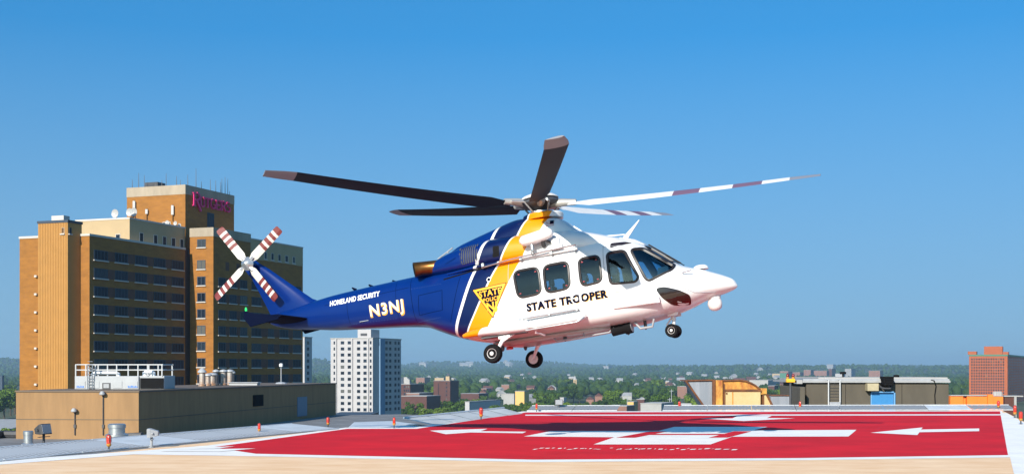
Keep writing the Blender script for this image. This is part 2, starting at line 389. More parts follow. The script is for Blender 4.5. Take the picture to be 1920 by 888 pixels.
for (p, d, L, n) in ((C0, dl, (CL-C0).length, nf), (C0, dr, (C1-C0).length, nr)):
    a = p + n*.004; c = p + d*L + n*.004
    b.prism([tuple(a), tuple(c), tuple(c+n*.015), tuple(a+n*.015)], -1.83, -1.78)
rel(b, e).build('wall_joint', mat('joint', (.13, .1, .07), .9), e)
def on_face(p, d, n, px, z, o=0.0):
    q, t = along(p, d, px); return Vector((q.x+n.x*o, q.y+n.y*o, z))
def fbox(b, p, d, n, px0, px1, z0, z1, th, o=0.0, mi=0):
    A = on_face(p, d, n, px0, 0, o); B = on_face(p, d, n, px1, 0, o); nn = Vector((n.x, n.y, 0))
    pts = [A, B, B+nn*th, A+nn*th]; b.prism([(v.x, v.y) for v in pts], z0, z1, mi)
b = MB(); fbox(b, C0, dr, nr, 557, 575, -2.9, -1.0, .05); rel(b, e).build('door', mat('blue_grey_door', (.10, .16, .23), .5), e)
b = MB(); fbox(b, C0, dr, nr, 474, 493, -1.55, -.55, .06); rel(b, e).build('louvre', M['black'], e)
def conduit(px, ztop, label):
    q = on_face(C0, dl, nf, px, 0, .05); w = empty('wall_lamp', (q.x, q.y, -2.9), label, 'wall lamp', 'conduit lamps on the tan penthouse')
    b = MB(); b.tube([(0, 0, 0), (0, 0, ztop+2.85)], .045, 6); b.box((-.08, -.06, .5), (.08, .06, .75)); b.build('conduit', M['darkgrey'], w)
    b = MB(); b.lathe([(.05, ztop+2.8), (.2, ztop+2.85), (.22, ztop+2.95), (.1, ztop+3.1)], (0, -.2, 0), seg=10); b.build('lamp_head', M['grey'], w, smooth=50)
conduit(141, -1.2, 'wall lamp on a short conduit on the sunlit tan wall'); conduit(194, .0, 'wall lamp on a tall conduit up to the tan wall top')
# roof vents by the tan wall
for px, D, r, h, L in ((53, 84, .3, .75, 'small round metal roof vent at the far left by the tan wall'), (219, 80, .5, .55, 'wide round metal roof vent under the tan wall corner')):
    x, y = W(px, D); zb = ZZ(832 if px < 100 else 814, D)-.1; v = empty('roof_vent', (x, y, zb), L, 'roof vent', 'round metal roof vents')
    b = MB(); b.lathe([(r*1.4, 0), (r*1.4, .12), (r, .2), (r, h)], seg=18); b.build('duct', M['steel'], v, smooth=35)
    b = MB(); b.lathe([(r*1.1, h-.02), (r*1.1, h+.18), (r*.9, h+.24)], seg=18); b.build('cap', M['steel'], v, smooth=35)
# air handling unit
M['railwhite'] = mat('rail_white', (.5, .5, .5), .5)
M['unit'] = mat('unit_panel', (0.34, 0.35, 0.365), 0.45, var=.08, scale=.8)
D = 96; kx = D/F
x0, _ = W(140, D); e = empty('air_handling_unit', (x0, D, .24), 'pale grey rooftop air handling unit with white railing on top of the tan penthouse', 'air handler')
X = lambda px: (px-140)*kx
Z = lambda py: ZZ(py, D) - .24
b = MB(); b.box((0, 0, 0), (X(260), 3.2, Z(704.5))); b.build('casing', M['unit'], e, bevel=.03)
b = MB(); b.box((X(260)+.003, .15, 0), (X(307), 3.2, Z(704))); b.build('hood', M['unit'], e, bevel=.03)
b = MB(); b.box((X(262), .09, .05), (X(306), .147, Z(708))); b.build('louvre', M['black'], e)
for a, c in ((142, 160), (165, 186), (212, 229), (240, 258)):
    b = MB(); b.box((X(a), -.035, .08), (X(c), -.003, Z(714))); b.build('panel', M['unit'], e, bevel=.01)
b = MB(); b.box((X(192), -.05, .02), (X(207), -.004, Z(717))); b.box((X(194.5), -.062, .1), (X(204.5), -.052, Z(719)), 1); b.build('access_door', [M['darkgrey'], M['grey']], e)
M['blue'] = mat('blue_print', (.03, .16, .55), .6)
b = MB(); rr = random.Random(3)
for a, c in ((144, 158), (240, 257)):
    t = a
    while t < c: w = rr.uniform(1.2, 2.4); b.box((X(t), -.041, .12), (X(t+w), -.036, .12+rr.uniform(.10, .17))); t += w+.7
b.build('blue_lettering', M['blue'], e)
b = MB(); top = Z(683); mid = Z(693); y0 = .12; base = Z(704.5)
for y in (y0, 3.0):
    for za in (top, mid):
        b.tube([(X(140)+.1, y, za), (X(305), y, za)], .045, 6)
    for pxx in (141, 160, 178, 218, 258, 276, 303): b.tube([(X(pxx), y, base), (X(pxx), y, top)], .05, 6)
for pxx in (141, 303):
    for za in (top, mid): b.tube([(X(pxx), y0, za), (X(pxx), 3.0, za)], .045, 6)
b.build('railing', M['railwhite'], e)
b = MB(); b.tube([(X(168), .8, base), (X(168), .8, Z(700)), (X(172), .8, Z(698.5)), (X(212), .8, Z(698.5)), (X(216), .8, Z(700.5)), (X(216), .8, base)], .14, 10); b.build('pipe', M['white'], e, smooth=50)
b = MB(); b.tube([(X(266), .8, base), (X(266), .8, Z(699)), (X(270), .8, Z(697)), (X(277), .8, Z(697)), (X(281), .8, Z(699)), (X(281), .8, base)], .2, 10); b.build('pipe', M['white'], e, smooth=50)
b = MB()
for pxx in (166, 175): b.tube([(X(pxx), -.2, 0), (X(pxx), -.2, top)], .035, 6)
for k in range(9): b.tube([(X(166), -.2, .15+k*.24), (X(175), -.2, .15+k*.24)], .03, 5)
b.build('ladder', M['steel'], e)
# rooftop flues
M['rust'] = mat('rusty_galv', (.42, .40, .37), .45, metal=.35, c2=(.32, .14, .05), scale=1.3, detail=8)
fl = [(379, 113, 1.45, .27, 'tall flue with a conical cap, leftmost of the rusty flues'), (390, 115, 1.15, .24, 'short stained flue second from the left on the tan roof'), (398, 117, 1.2, .34, 'wide curved metal flue in the middle of the row'),
      (405, 119, 1.5, .22, 'dark slim flue behind the middle of the row'), (419, 120, 1.5, .26, 'pale rust streaked flue with a mushroom cap'), (431, 122, 1.5, .27, 'rightmost rusty flue of the row on the tan roof'), (436, 125, 1.35, .2, 'small blue grey flue tucked behind the rightmost flue')]
for i, (px, D, h, r, L) in enumerate(fl):
    x, y = W(px, D); v = empty('flue', (x, y, .2), L, 'flue', 'rusty flues on the tan roof')
    b = MB(); b.lathe([(r*1.3, 0), (r*1.3, .18), (r, .24), (r, h-.25)], seg=14); b.build('pipe', M['rust'] if i not in (3, 6) else M['darkgrey'], v, smooth=40)
    b = MB(); b.lathe([(r*1.35, h-.24), (r*1.5, h-.2), (r*1.35, h-.08), (r*.5, h+(.15 if i == 0 else 0)), (.01, h+(.18 if i == 0 else .01))], seg=14); b.build('cap', M['unit'], v, smooth=40)
x, y = W(527, 130); v = empty('mast_lamp', (x, y, .24), 'slim white lamp mast on the right part of the tan roof', 'lamp mast')
b = MB(); b.lathe([(.6, 0), (.5, .12), (.1, .2)], seg=10); b.tube([(0, 0, 0), (0, 0, 1.75)], .05, 6); b.build('pole', M['grey'], v)
b = MB(); b.lathe([(.1, 1.7), (.2, 1.75), (.2, 2.0), (.08, 2.08)], seg=10); b.build('lamp', M['white'], v, smooth=50)
x, y = W(470, 118); v = empty('roof_hatch', (x, y, .24), 'low flat metal hatch right of the flues on the tan roof', 'roof hatch')
b = MB(); b.box((-2, 0, 0), (.6, 1.4, .22)); b.build('curb', M['unit'], v, bevel=.02); b = MB(); b.box((-2.1, -.1, .222), (.7, 1.5, .29)); b.build('lid', M['grey'], v, bevel=.02)

# ------------------------------------------------------------------ big brick university building
M['brick'] = mat('orange_brick', (0.275, 0.112, 0.017), 0.9, var=0.19, scale=.9, stretch=(.5, .5, 1.6), detail=10)
M['spandrel'] = mat('maroon_spandrel', (0.115, 0.045, 0.03), 0.85, var=0.15, scale=1)
M['ribbed'] = mat('ribbed_tan', (0.41, 0.20, 0.045), 0.7, var=.06, scale=.5)
M['cream'] = mat('cream_panel', (0.40, 0.29, 0.16), 0.8, var=.06, scale=.3)
M['band'] = mat('concrete_band', (0.33, 0.27, 0.20), 0.85, var=.16, scale=.4, stretch=(1, 1, .4), detail=9)
M['pane'] = mat('dark_pane', (0.008, 0.014, 0.026), 0.35, spec=.12)
def vary_panes(m):
    n = m.node_tree.nodes; l = m.node_tree.links; oi = n.new('ShaderNodeObjectInfo'); rp = n.new('ShaderNodeValToRGB'); rp.color_ramp.interpolation = 'CONSTANT'
    for i, (p, c) in enumerate(((0, (.006, .010, .018)), (.35, (.010, .018, .032)), (.62, (.018, .028, .045)), (.82, (.04, .05, .06)), (.94, (.10, .10, .09)))):
        e = rp.color_ramp.elements[i] if i < 2 else rp.color_ramp.elements.new(p)
        e.position = p; e.color = (*c, 1)
    l.new(oi.outputs['Random'], rp.inputs[0]); l.new(rp.outputs[0], n['Principled BSDF'].inputs['Base Color'])
vary_panes(M['pane'])
M['frame'] = mat('blue_grey_frame', (0.05, 0.065, 0.09), 0.6, spec=.2)
M['sill'] = mat('pale_sill', (0.50, 0.46, 0.42), 0.8)
K = Vector((-84.9, 257.2)); UB = Vector((.35, .937)); VB = Vector((-.937, .35)); NF = Vector((-.35, -.937)); NR = Vector((.937, -.35))
bld = empty('brick_hospital_tower', (K.x, K.y, -34), 'tall orange brick hospital building with dark window bands at left', 'building')
def bx(name, c, lu, lv, z0, z1, m, parent=bld):
    b = MB(); c = Vector(c); pts = [c, c+UB*lu, c+UB*lu+VB*lv, c+VB*lv]
    b.prism([(q.x, q.y) for q in pts], z0, z1); return rel(b, parent).build(name, m, parent)
def grow(name, c, lu, lv, z0, z1, m, g): return bx(name, Vector(c)-UB*g-VB*g, lu+2*g, lv+2*g, z0, z1, m)
bx('wall', K, 32.6, 17.5, -34, 26.6, M['brick']); grow('coping', K, 32.6, 17.5, 26.602, 27.05, M['sill'], .12)
KB = Vector(W(127, 254.5)); bx('ribbed_stair_tower', KB, 4.2, 7.3, -34, 29.0, M['ribbed']); grow('stair_tower_cap', KB, 4.2, 7.3, 29.002, 29.5, M['frame'], .15)
b = MB()
for k in range(18):
    s = .2 + k*.4; p = KB + VB*s + NF*.1; b.prism([tuple(p), tuple(p+VB*.14), tuple(p+VB*.14-NF*.098), tuple(p-NF*.098)], -34, 28.98)
rel(b, bld).build('ribs', M['ribbed'], bld)
KE = Vector(W(243, 272)); bx('cream_penthouse', KE, 20.0, 14, 26, 31.7, M['cream']); grow('penthouse_coping', KE, 20.0, 14, 31.702, 32.05, M['sill'], .1)
KF = Vector(W(347.5, 295)); bx('top_tower', KF, 20.3, 16.2, 20, 40.1, M['brick']); grow('concrete_band', KF, 20.3, 16.2, 40.102, 42.3, M['band'], .06)
KG = Vector(W(400, 288)); bx('right_wing', KG, 15.5, 6.2, -34, 29.7, M['brick']); grow('concrete_band', KG, 15.5, 6.2, 29.702, 31.7, M['band'], .06)
KH = KG + UB*15.502 + VB*.05; bx('end_wing', KH, 24.6, 20, -34, 25.9, M['brick']); bx('cream_story', KH-VB*.02, 24.62, 20, 25.902, 30.5, M['cream']); grow('coping', KH, 24.6, 20, 30.502, 30.8, M['sill'], .1)
bx('recess_wall', K+UB*32.6+VB*1.2, 6, 8, -34, 26.9, M['spandrel'])

win_cache = {}
def window(p, d, n, px0, px1, zt, zb, parent=bld, name='window', mull=4, pm='pane', fm='frame', sill=True, depth=.12):
    A, t0 = along(p, d, px0); B, t1 = along(p, d, px1); w = abs(t1-t0); c = (A+B)*.5; h = zt-zb
    key = (name, round(w, 1), round(h, 1), mull, pm, fm)
    ang = math.atan2(n.y, n.x) + math.pi/2
    if key not in win_cache:
        b = MB(); fw = min(.14, w*.08)
        b.box((-w/2, -.10, 0), (w/2, -.004, fw)); b.box((-w/2, -.10, h-fw), (w/2, -.004, h))
        for k in range(mull+1):
            x = -w/2 + fw/2 + (w-fw)*k/max(mull, 1); b.box((x-fw/2, -.097, fw+.002), (x+fw/2, -.006, h-fw-.002))
        if sill: b.box((-w/2-.15, -.28, -.24), (w/2+.15, -.004, -.02), 1)
        o = b.build(name, [M[fm], M['sill']], parent)
        g = MB(); g.box((-w/2+fw*.5, -.06, fw*.5), (w/2-fw*.5, -.004-.01, h-fw*.5)); g.build('pane', M[pm], o)
        win_cache[key] = o
    else: o = copy_tree(win_cache[key], parent)
    pl = parent.location
    o.location = (c.x-pl.x, c.y-pl.y, zb-pl.z); o.rotation_euler = (0, 0, ang)
    return o
FLOOR = 3.68
def band(p, d, n, px0, px1, zt, zb, parent=bld, m='spandrel', name='spandrel_band'):
    b = MB(); fbox(b, p, d, n, px0, px1, zb, zt, .002, .002); return rel(b, parent).build(name, M[m], parent)
for r in range(8):
    zt = 23.96 - r*FLOOR; zb = zt - 2.0
    for a, c in ((175.7, 201.7), (215, 239), (252.7, 275), (288, 310), (322, 344)):
        window(K, UB, NR, a, c, zt, zb)
    for a, c in ((202, 214.7), (239.4, 252.3), (275.4, 287.6), (310.4, 321.6)): band(K, UB, NR, a, c, zt, zb)
    zg = 24.3 - r*FLOOR
    window(KG, VB, NF, 385.5, 370, zg+.1, zg-1.9, mull=2)
    if r < 7 or 1:
        for a, c in ((409, 422.5), (430, 443), (450, 463)):
            if r > 0: window(KG, UB, NR, a, c, zg, zg-2.0, mull=3)
        for a, c in ((422.9, 429.6), (443.4, 449.6)): band(KG, UB, NR, a, c, zg, zg-2.0)
    if r > 0:
        for a, c in ((471.5, 489), (502, 512.6), (523.7, 540), (549, 564)): window(KH, UB, NR, a, c, zg, zg-2.0, mull=3)
        for a, c in ((489.4, 501.6), (513, 523.3), (540.4, 548.6)): band(KH, UB, NR, a, c, zg, zg-2.0)
for a, c in ((261, 268.5), (287.5, 295), (304.3, 311.7), (321, 328.6), (337, 344)): window(KE, UB, NR, a, c, 29.2, 26.4, name='small_window', mull=1, fm='sill')
for a, c in ((495, 500), (508, 513), (521, 526), (534, 540), (548, 553)): window(KH-VB*.02, UB, NR, a, c, 28.0, 26.3, name='small_window', mull=1, fm='sill')
window(KG, VB, NF, 386, 370, 29.1, 27.3, mull=2)
window(KF, UB, NR, 388.5, 401, 36.9, 33.4, name='tall_window', mull=2)
window(KE, VB, NF, 226, 217, 28.6, 27.2, name='small_window', mull=1, fm='sill')
window(KF, VB, NF, 320, 305, 33.9, 31.9, name='small_window', mull=2, fm='sill')
window(KB, VB, NF, 121, 115, 28.0, 26.8, name='stair_window', mull=1, fm='sill')
window(KB, UB, NR, 129, 133.6, 28.0, 26.8, name='stair_window', mull=1, fm='frame')
for r in range(8):
    b = MB(); fbox(b, K, VB, NF, 71.5, 67, 18.6-r*3.68, 19.0-r*3.68, .5, .002); rel(b, bld).build('small_ledge', M['sill'], bld)
b = MB(); b.prism([tuple(KB+VB*2+UB*1.2), tuple(KB+VB*5+UB*1.2), tuple(KB+VB*5+UB*3), tuple(KB+VB*2+UB*3)], 29.502, 30.6); rel(b, bld).build('roof_box', M['sill'], bld)
b = MB(); c = KF+VB*10.5+UB*4; b.prism([tuple(c), tuple(c+VB*3.6), tuple(c+VB*3.6+UB*3), tuple(c+UB*3)], 42.302, 44.0); rel(b, bld).build('roof_box', M['darkgrey'], bld)
bld.location.z += 1.8
# lettering on the top tower
M['magenta'] = mat('magenta_letters', (0.62, 0.010, 0.15), 0.5)
lp, _ = along(KF, UB, 360)
sg = empty('letter_sign', (lp.x, lp.y, ZZ(387.5, 299)), 'magenta raised lettering sign high on the shaded side of the brick top tower', 'sign')
E_, B_, S_, Rr = None, None, None, None
def letter(ch, s0, w, h, zb=0.0):
    b = MB(); T = max(.42, w*.2); t = .26; k = [0]
    def st(x0, z0, x1, z1, th):
        k[0] += 1; d = Vector((x1-x0, z1-z0)); L = d.length; d.normalize(); q = Vector((-d.y, d.x))*th/2
        P = [(x0-q.x, z0-q.y), (x1-q.x, z1-q.y), (x1+q.x, z1+q.y), (x0+q.x, z0+q.y)]
        o = .12; o2 = .42 + .006*k[0]
        f = lambda x, z, y: (UB.x*(s0+x)+NR.x*y, UB.y*(s0+x)+NR.y*y, zb+z)
        b.add([f(x, z, o) for x, z in P] + [f(x, z, o2) for x, z in P], [(0, 1, 2, 3), (7, 6, 5, 4), (0, 4, 5, 1), (1, 5, 6, 2), (2, 6, 7, 3), (3, 7, 4, 0)])
    def arc(cx, cz, rx, rz, a0, a1, th, n=8):
        pr = None
        for i in range(n+1):
            a = rad(a0+(a1-a0)*i/n); p = (cx+rx*math.cos(a), cz+rz*math.sin(a))
            if pr: st(pr[0], pr[1], p[0], p[1], th)
            pr = p
    def serif(x, z): st(x-T*.95, z, x+T*.95, z, t*.8)
    if ch == 'R': st(T/2+.2, 0, T/2+.2, h, T); serif(T/2+.2, t/2); st(0, h-t/2, w*.55, h-t/2, t); arc(w*.5, h*.74, w*.32, h*.24, 90, -90, T*.8); st(T, h*.5, w*.55, h*.5, t); st(w*.42, h*.5, w*.98, -(h*.28 if w > 3 else 0)+.0, T*.85)
    if ch == 'U': st(T/2+.15, h*.25, T/2+.15, h, T); st(w-T/2-.1, h*.25, w-T/2-.1, h, t); arc(w/2, h*.3, w/2-T*.5, h*.28, 180, 360, t*1.3); serif(T/2+.15, h-t/2); serif(w-T/2-.1, h-t/2)
    if ch == 'T': st(w/2, 0, w/2, h, T); st(0, h-t/2, w, h-t/2, t); serif(w/2, t/2); st(t/2, h*.78, t/2, h, t); st(w-t/2, h*.78, w-t/2, h, t)
    if ch == 'G': arc(w*.52, h*.5, w*.44, h*.47, 55, 330, T*.75, 12); st(w*.86, h*.02, w*.86, h*.42, T*.7); st(w*.6, h*.42, w, h*.42, t)
    if ch == 'E' or ch == 'B':
        st(T/2+.15, 0, T/2+.15, h, T)
        if ch == 'E':
            for z in (t/2, h*.5, h-t/2): st(0, z, w*.9, z, t)
            st(w*.9, 0, w*.9, h*.25, t); st(w*.9, h*.78, w*.9, h, t)
    if ch == 'S': arc(w*.5, h*.74, w*.36, h*.24, 40, 250, T*.75, 9); arc(w*.5, h*.26, w*.38, h*.25, 70, -140, T*.75, 9)
    b.build('letter', M['magenta'], sg)
s = 0.0
for i, ch in enumerate('RUTGERS'):
    w, h = (3.2, 3.2) if i == 0 else (2.05, 2.35); letter(ch, s, w, h, .0 if i == 0 else .25); s += (w + .12 if i else 2.75)
# dishes and antennas
M['dish'] = mat('dish_white', (.40, .39, .38), .5)
def dish(p, z, r, n, label):
    o = empty('dish_antenna', (p.x, p.y, z), label, 'dish', 'dish antennas on the brick tower', math.atan2(n.y, n.x))
    b = MB(); b.lathe([(.05, -.12*r), (.5*r, .02*r), (r, .3*r), (r, .34*r), (.5*r, .08*r), (.02, 0)], (.3, 0, 0), axis='x', seg=16)
    b.build('dish', M['dish'], o, smooth=50); b = MB(); b.tube([(0, 0, -r*1.4), (.1, 0, -.2*r), (.32, 0, 0)], .09, 6); b.build('mount', M['darkgrey'], o)
for px, D, z, r, L in ((219, 277, 33.4, 1.15, 'large lone dish antenna standing on the cream penthouse roof'), (246, 271.5, 33.0, 1.05, 'pale dish antenna, left of a close pair, by the brick top tower'), (254, 273, 33.2, 1.15, 'pale dish antenna, right of a close pair, by the brick top tower'),
                       (316, 288, 32.6, .75, 'dish in front of the window at the foot of the top tower'), (331, 290, 32.8, .6, 'small dish second from right at the foot of the top tower'), (338.5, 291, 32.4, .6, 'small dish nearest the corner of the top tower')):
    p = Vector(W(px, D)); dish(p, z+1.8, r*.82, Vector((-.45, -1)), L)
for px, z, h, L in ((253.5, 37.9, 2.2, 'panel antenna highest on the sunlit tower face'), (250, 36.2, 1.8, 'panel antenna low at the left end of the sunlit tower face'), (277, 36.5, 1.5, 'panel antenna on a bent pipe in the middle of the sunlit tower face'), (325.5, 36.0, 2.6, 'panel antenna stack near the corner of the sunlit tower face')):
    q, t = along(KF, VB, px); o = empty('panel_antenna', (q.x+NF.x*.4, q.y+NF.y*.4, z+.8), L, 'antenna', 'panel antennas on the brick tower')
    b = MB(); b.box((-.3, -.25, .4), (.3, .1, h)); b.build('panel', M['dish'], o, bevel=.05); b = MB(); b.tube([(0, .25, -1), (0, .25, h+.2)], .1, 6); b.build('pipe', M['bronze'], o)
rr = random.Random(11)
wl = 'thin dark whip antenna standing on the roof edge of the brick top tower'
for px, top in ((248, 336), (260, 324), (270.5, 328), (292, 343), (303.5, 337), (311.5, 325), (331, 330), (338.5, 337), (352, 327), (367.5, 316), (377.5, 340), (394.5, 336), (404.5, 338), (413.5, 341), (416, 335), (422, 332), (427, 335), (430.5, 358)):
    if px < 347: q, t = along(KF+UB*.8, VB, px); 
    else: q, t = along(KF+VB*.8, UB, px)
    z1 = ZZ(top, q.y); b = MB(); b.tube([(0, 0, 0), (0, 0, (z1-44.1)*.4), (0, 0, z1-44.1)], [.09, .07, .04], 5)
    o = b.build('whip_antenna', M['darkgrey']); o.location = (q.x, q.y, 44.1); tag(o, wl, 'antenna', 'whip antennas on the brick top tower roof')
# ------------------------------------------------------------------ apartment towers and city buildings
vis = []         # (azimuth, half width, range, visible z) : keeps a line of sight over the tree tops
def see(px, D, w, z): vis.append(((px-960)/F, w, D, z))
GROUND = -34
def block(name, label, cat, px0, pxc, px1, top, D, m, roofm=None, group=None, zb=None, ud=None, cap=.4, visz=None):
    ud = ud or U
    C = Vector(W(pxc, D)); A, tl = along(C, V, px0); 
    lr = along(C, ud, px1)[1] if px1 is not None and px1 > pxc else max(8, tl*.6)
    zt = ZZ(top, D); zb = GROUND if zb is None else zb
    e = empty(name, (C.x, C.y, zb), label, cat, group)
    b = MB(); b.prism([tuple(C), tuple(C+ud*lr), tuple(C+ud*lr+V*tl), tuple(C+V*tl)], zb, zt); rel(b, e).build('wall', m, e)
    b = MB(); g = .25; b.prism([tuple(C-ud*g-V*g), tuple(C+ud*(lr+g)-V*g), tuple(C+ud*(lr+g)+V*(tl+g)), tuple(C-ud*g+V*(tl+g))], zt+.005, zt+cap); rel(b, e).build('roof', roofm or m, e)
    pm = (px0 + (px1 or pxc))/2; see(pm, D-10, (( px1 or pxc)-px0)*D/F/2, max(zb+3, zt-(zt-zb)*.45) if visz is None else visz)
    return e, C, tl, lr, zt, ud
def wins(e, C, d, n, pxs, rows, h, zt0, step, name='window', pm='pane', fm='frame', mull=1, sill=False):
    for r in range(rows):
        for a, c in pxs: window(C, d, n, a, c, zt0-r*step, zt0-r*step-h, e, name, mull, pm, fm, sill)
M['tower_white'] = mat('tower_white', (0.38, 0.365, 0.37), 0.8, var=.05, scale=.2)
M['pinkbrick'] = mat('far_pink_brick', (0.22, 0.115, 0.085), 0.9, var=.12, scale=.15)
M['darkbrick'] = mat('dark_red_brick', (0.085, 0.034, 0.026), 0.9, var=.12, scale=.2)
M['flatroof'] = mat('flat_roof_pale', (0.33, 0.32, 0.31), 0.9, var=.1, scale=.1)
M['greyroof'] = mat('flat_roof_grey', (0.25, 0.25, 0.26), 0.9, var=.15, scale=.1)
M['yellow_wall'] = mat('yellow_wall', (0.62, 0.38, 0.12), 0.85)
M['teal'] = mat('green_cornice', (0.05, 0.16, 0.10), .7)
M['rust_brick'] = mat('rust_orange_brick', (0.34, 0.085, 0.025), 0.9, var=.06, scale=.1)
NU = Vector((U.y, -U.x)); NV = -U
# white tower
e, C, tl, lr, zt, ud = block('white_apartment_tower', 'tall white apartment tower with rows of dark windows below the helicopter tail', 'building', 620, 699, 752, 634, 600, M['tower_white'], M['flatroof'], zb=-60, visz=-30)
cols = ((639, 645.5), (652, 658), (669.5, 675.5), (681.5, 687.5))
wins(e, C, V, NV, cols, 13, 1.45, ZZ(639, 604), 2.86)
wins(e, C, V, NV, ((625.6, 629.2), (693.6, 696.6)), 13, 1.45, ZZ(639, 604), 2.86, name='narrow_window')
wins(e, C, ud, NU, ((722.5, 726.5), (729.5, 733.5), (739.5, 743), (746, 749)), 12, 1.45, ZZ(639, 615), 2.9)
for a in (632, 662, 692):   # projecting piers
    q, t = along(C, V, a); b = MB(); b.prism([tuple(q), tuple(q+V*.7), tuple(q+V*.7+NV*.7), tuple(q+NV*.7)], -60, zt); rel(b, e).build('pier', M['tower_white'], e)
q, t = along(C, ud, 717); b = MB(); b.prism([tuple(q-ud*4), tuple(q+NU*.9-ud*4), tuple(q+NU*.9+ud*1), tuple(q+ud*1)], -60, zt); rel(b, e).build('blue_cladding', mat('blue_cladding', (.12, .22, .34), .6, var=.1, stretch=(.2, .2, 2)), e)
b = MB(); q = C+V*3+ud*4; b.prism([tuple(q), tuple(q+V*7), tuple(q+V*7+ud*9), tuple(q+ud*9)], zt+.41, zt+4.4); rel(b, e).build('roof_house', M['tower_white'], e)
b = MB(); q2 = q+V*2-ud*.05; b.prism([tuple(q2), tuple(q2+V*3.4), tuple(q2+V*3.4-ud*.1), tuple(q2-ud*.1)], zt+1.4, zt+2.6); rel(b, e).build('vent', M['darkgrey'], e)
e, C, tl, lr, zt, ud = block('white_apartment_tower', 'second pale apartment tower, a narrow blue shaded strip beside the brick hospital', 'building', 545, 571, 585, 632, 720, M['tower_white'], M['flatroof'], zb=-60, visz=-30)
wins(e, C, ud, NU, ((575.5, 579.5),), 9, 1.8, ZZ(640, 735), 3.4)
# dark podium below the white tower
x, y = W(655, 150); e = empty('dark_roof_edge', (x, y, -12), 'dark low roof between the tan penthouse and the white tower foot', 'building')
b = MB(); b.box((-2.6, 0, 0), (2.2, 12, 12+ZZ(778, 150))); b.build('wall', M['darkgrey'], e)
# brick tower at the right
e, C, tl, lr, zt, ud = block('rust_brick_tower', 'large rust orange brick apartment block with a green cornice at the right edge', 'building', 1817, 1889, 1925, 667, 1250, M['rust_brick'], M['teal'], ud=Vector((.45, .893)), cap=1.6, visz=-30)
nlc = [1821+k*4.55 for k in range(14)]
for r in range(7):
    for a in nlc: window(C, V, NV, a, a+2.7, ZZ(671, 1250)-r*2.75, ZZ(671, 1250)-r*2.75-1.75, e, 'window', 0, 'pane', 'frame', False)
def many(name, d, n, cs, rows, w, h, z0, step, par, m):
    b = MB()
    for r in rows:
        for a in cs: fbox(b, C, d, n, a, a+w, z0-r*step-h, z0-r*step, .05, .01)
    o = rel(b, par).build(name, m, par); tag(o, kind='stuff'); return o
many('windows', V, NV, nlc, range(7, 17), 2.7, 1.75, ZZ(671, 1250), 2.75, e, M['pane'])
many('windows', ud, Vector((ud.y, -ud.x)), [1891.5+k*3.1 for k in range(10)], range(0, 17), 1.6, 1.75, ZZ(671, 1250), 2.75, e, M['pane'])
for a, c, z, L in ((5, 22, 8, .0), (29, 37, 3.2, 0), (-9, -3, 3, 0)):
    b = MB(); q = C+V*a+ud*4; b.prism([tuple(q), tuple(q+V*(c-a)), tuple(q+V*(c-a)+ud*8), tuple(q+ud*8)], zt+1.61, zt+z+1.6) if a > 0 else b.prism([tuple(C+ud*8), tuple(C+ud*16), tuple(C+ud*16+V*5), tuple(C+ud*8+V*5)], zt+1.61, zt+4.2)
    rel(b, e).build('roof_house', M['rust_brick'], e)
# orange roof wall
e0 = Vector(W(1782, 122)); e1_ = Vector(W(1881, 118))
e = empty('orange_roof_wall', (e0.x, e0.y, -6), 'bright orange painted low roof wall in front of the brick apartment block', 'wall')
k = lambda px: (px-1782)*122/F
b = MB()
for a, c, t, dy in ((1782, 1806, 741.5, 0), (1806.2, 1813, 743, .35), (1813.2, 1832, 742.5, 0), (1832.3, 1851, 742.5, .02), (1851.3, 1861.5, 739, -.1), (1862, 1881, 742.8, .02)):
    b.box((k(a), dy, 0), (k(c), 1.2, ZZ(t, 122)+6))
b.build('wall', M['orange_wall'], e)
b = MB(); b.box((k(1782), -.1, ZZ(741.4, 122)+6.004), (k(1850), 1.3, ZZ(739.8, 122)+6)); b.build('coping', M['flatroof'], e)
rr = random.Random(2); b = MB()
for a in (1870, 1874, 1878): b.lathe([(.3, ZZ(742, 122)+6), (.25, ZZ(742, 122)+6.4), (.1, ZZ(737, 122)+6.2)], (k(a), .5, 0), seg=8)
b.build('vent', M['flatroof'], e)
e = empty('red_roof_wall', (W(1884, 135)[0], 135, -6), 'small red brick roof wall with pale trim right of the orange wall', 'wall')
b = MB(); b.box((0, 0, 0), (.95, 2, 6+ZZ(743, 135))); b.build('wall', M['darkbrick'], e); b = MB(); b.box((-.1, -.12, 6+ZZ(743, 135)+.003), (1.9, 2, 6+ZZ(741, 135))); b.box((.96, -.1, 0), (1.2, 1, 6+ZZ(743, 135))); b.build('trim', M['flatroof'], e)
# little water tank / sign
x, y = W(1755, 420); zb = GROUND
e = empty('striped_tank', (x, y, zb), 'small striped water tank on a post beyond the concrete roof hut', 'tank')
Zt = lambda py: ZZ(py, 420)-zb
b = MB(); b.tube([(0, 0, 0), (0, 0, Zt(731))], .35, 8); b.build('post', M['darkgrey'], e)
b = MB(); b.lathe([(.4, Zt(732)), (1.1, Zt(731)), (1.1, Zt(721)), (.2, Zt(719.5))], seg=16); b.build('tank', M['flatroof'], e, smooth=40)
b = MB()
for i, a in enumerate((-2.3, -1.85, -1.3)): b.box((1.12*math.cos(a)-.18, 1.12*math.sin(a)-.05, Zt(730)), (1.12*math.cos(a)+.18, 1.12*math.sin(a)+.05, Zt(722)), i % 2)
b.build('stripes', [M['redglass'], M['blue']], e)
see(1755, 420, 4, ZZ(728, 420))

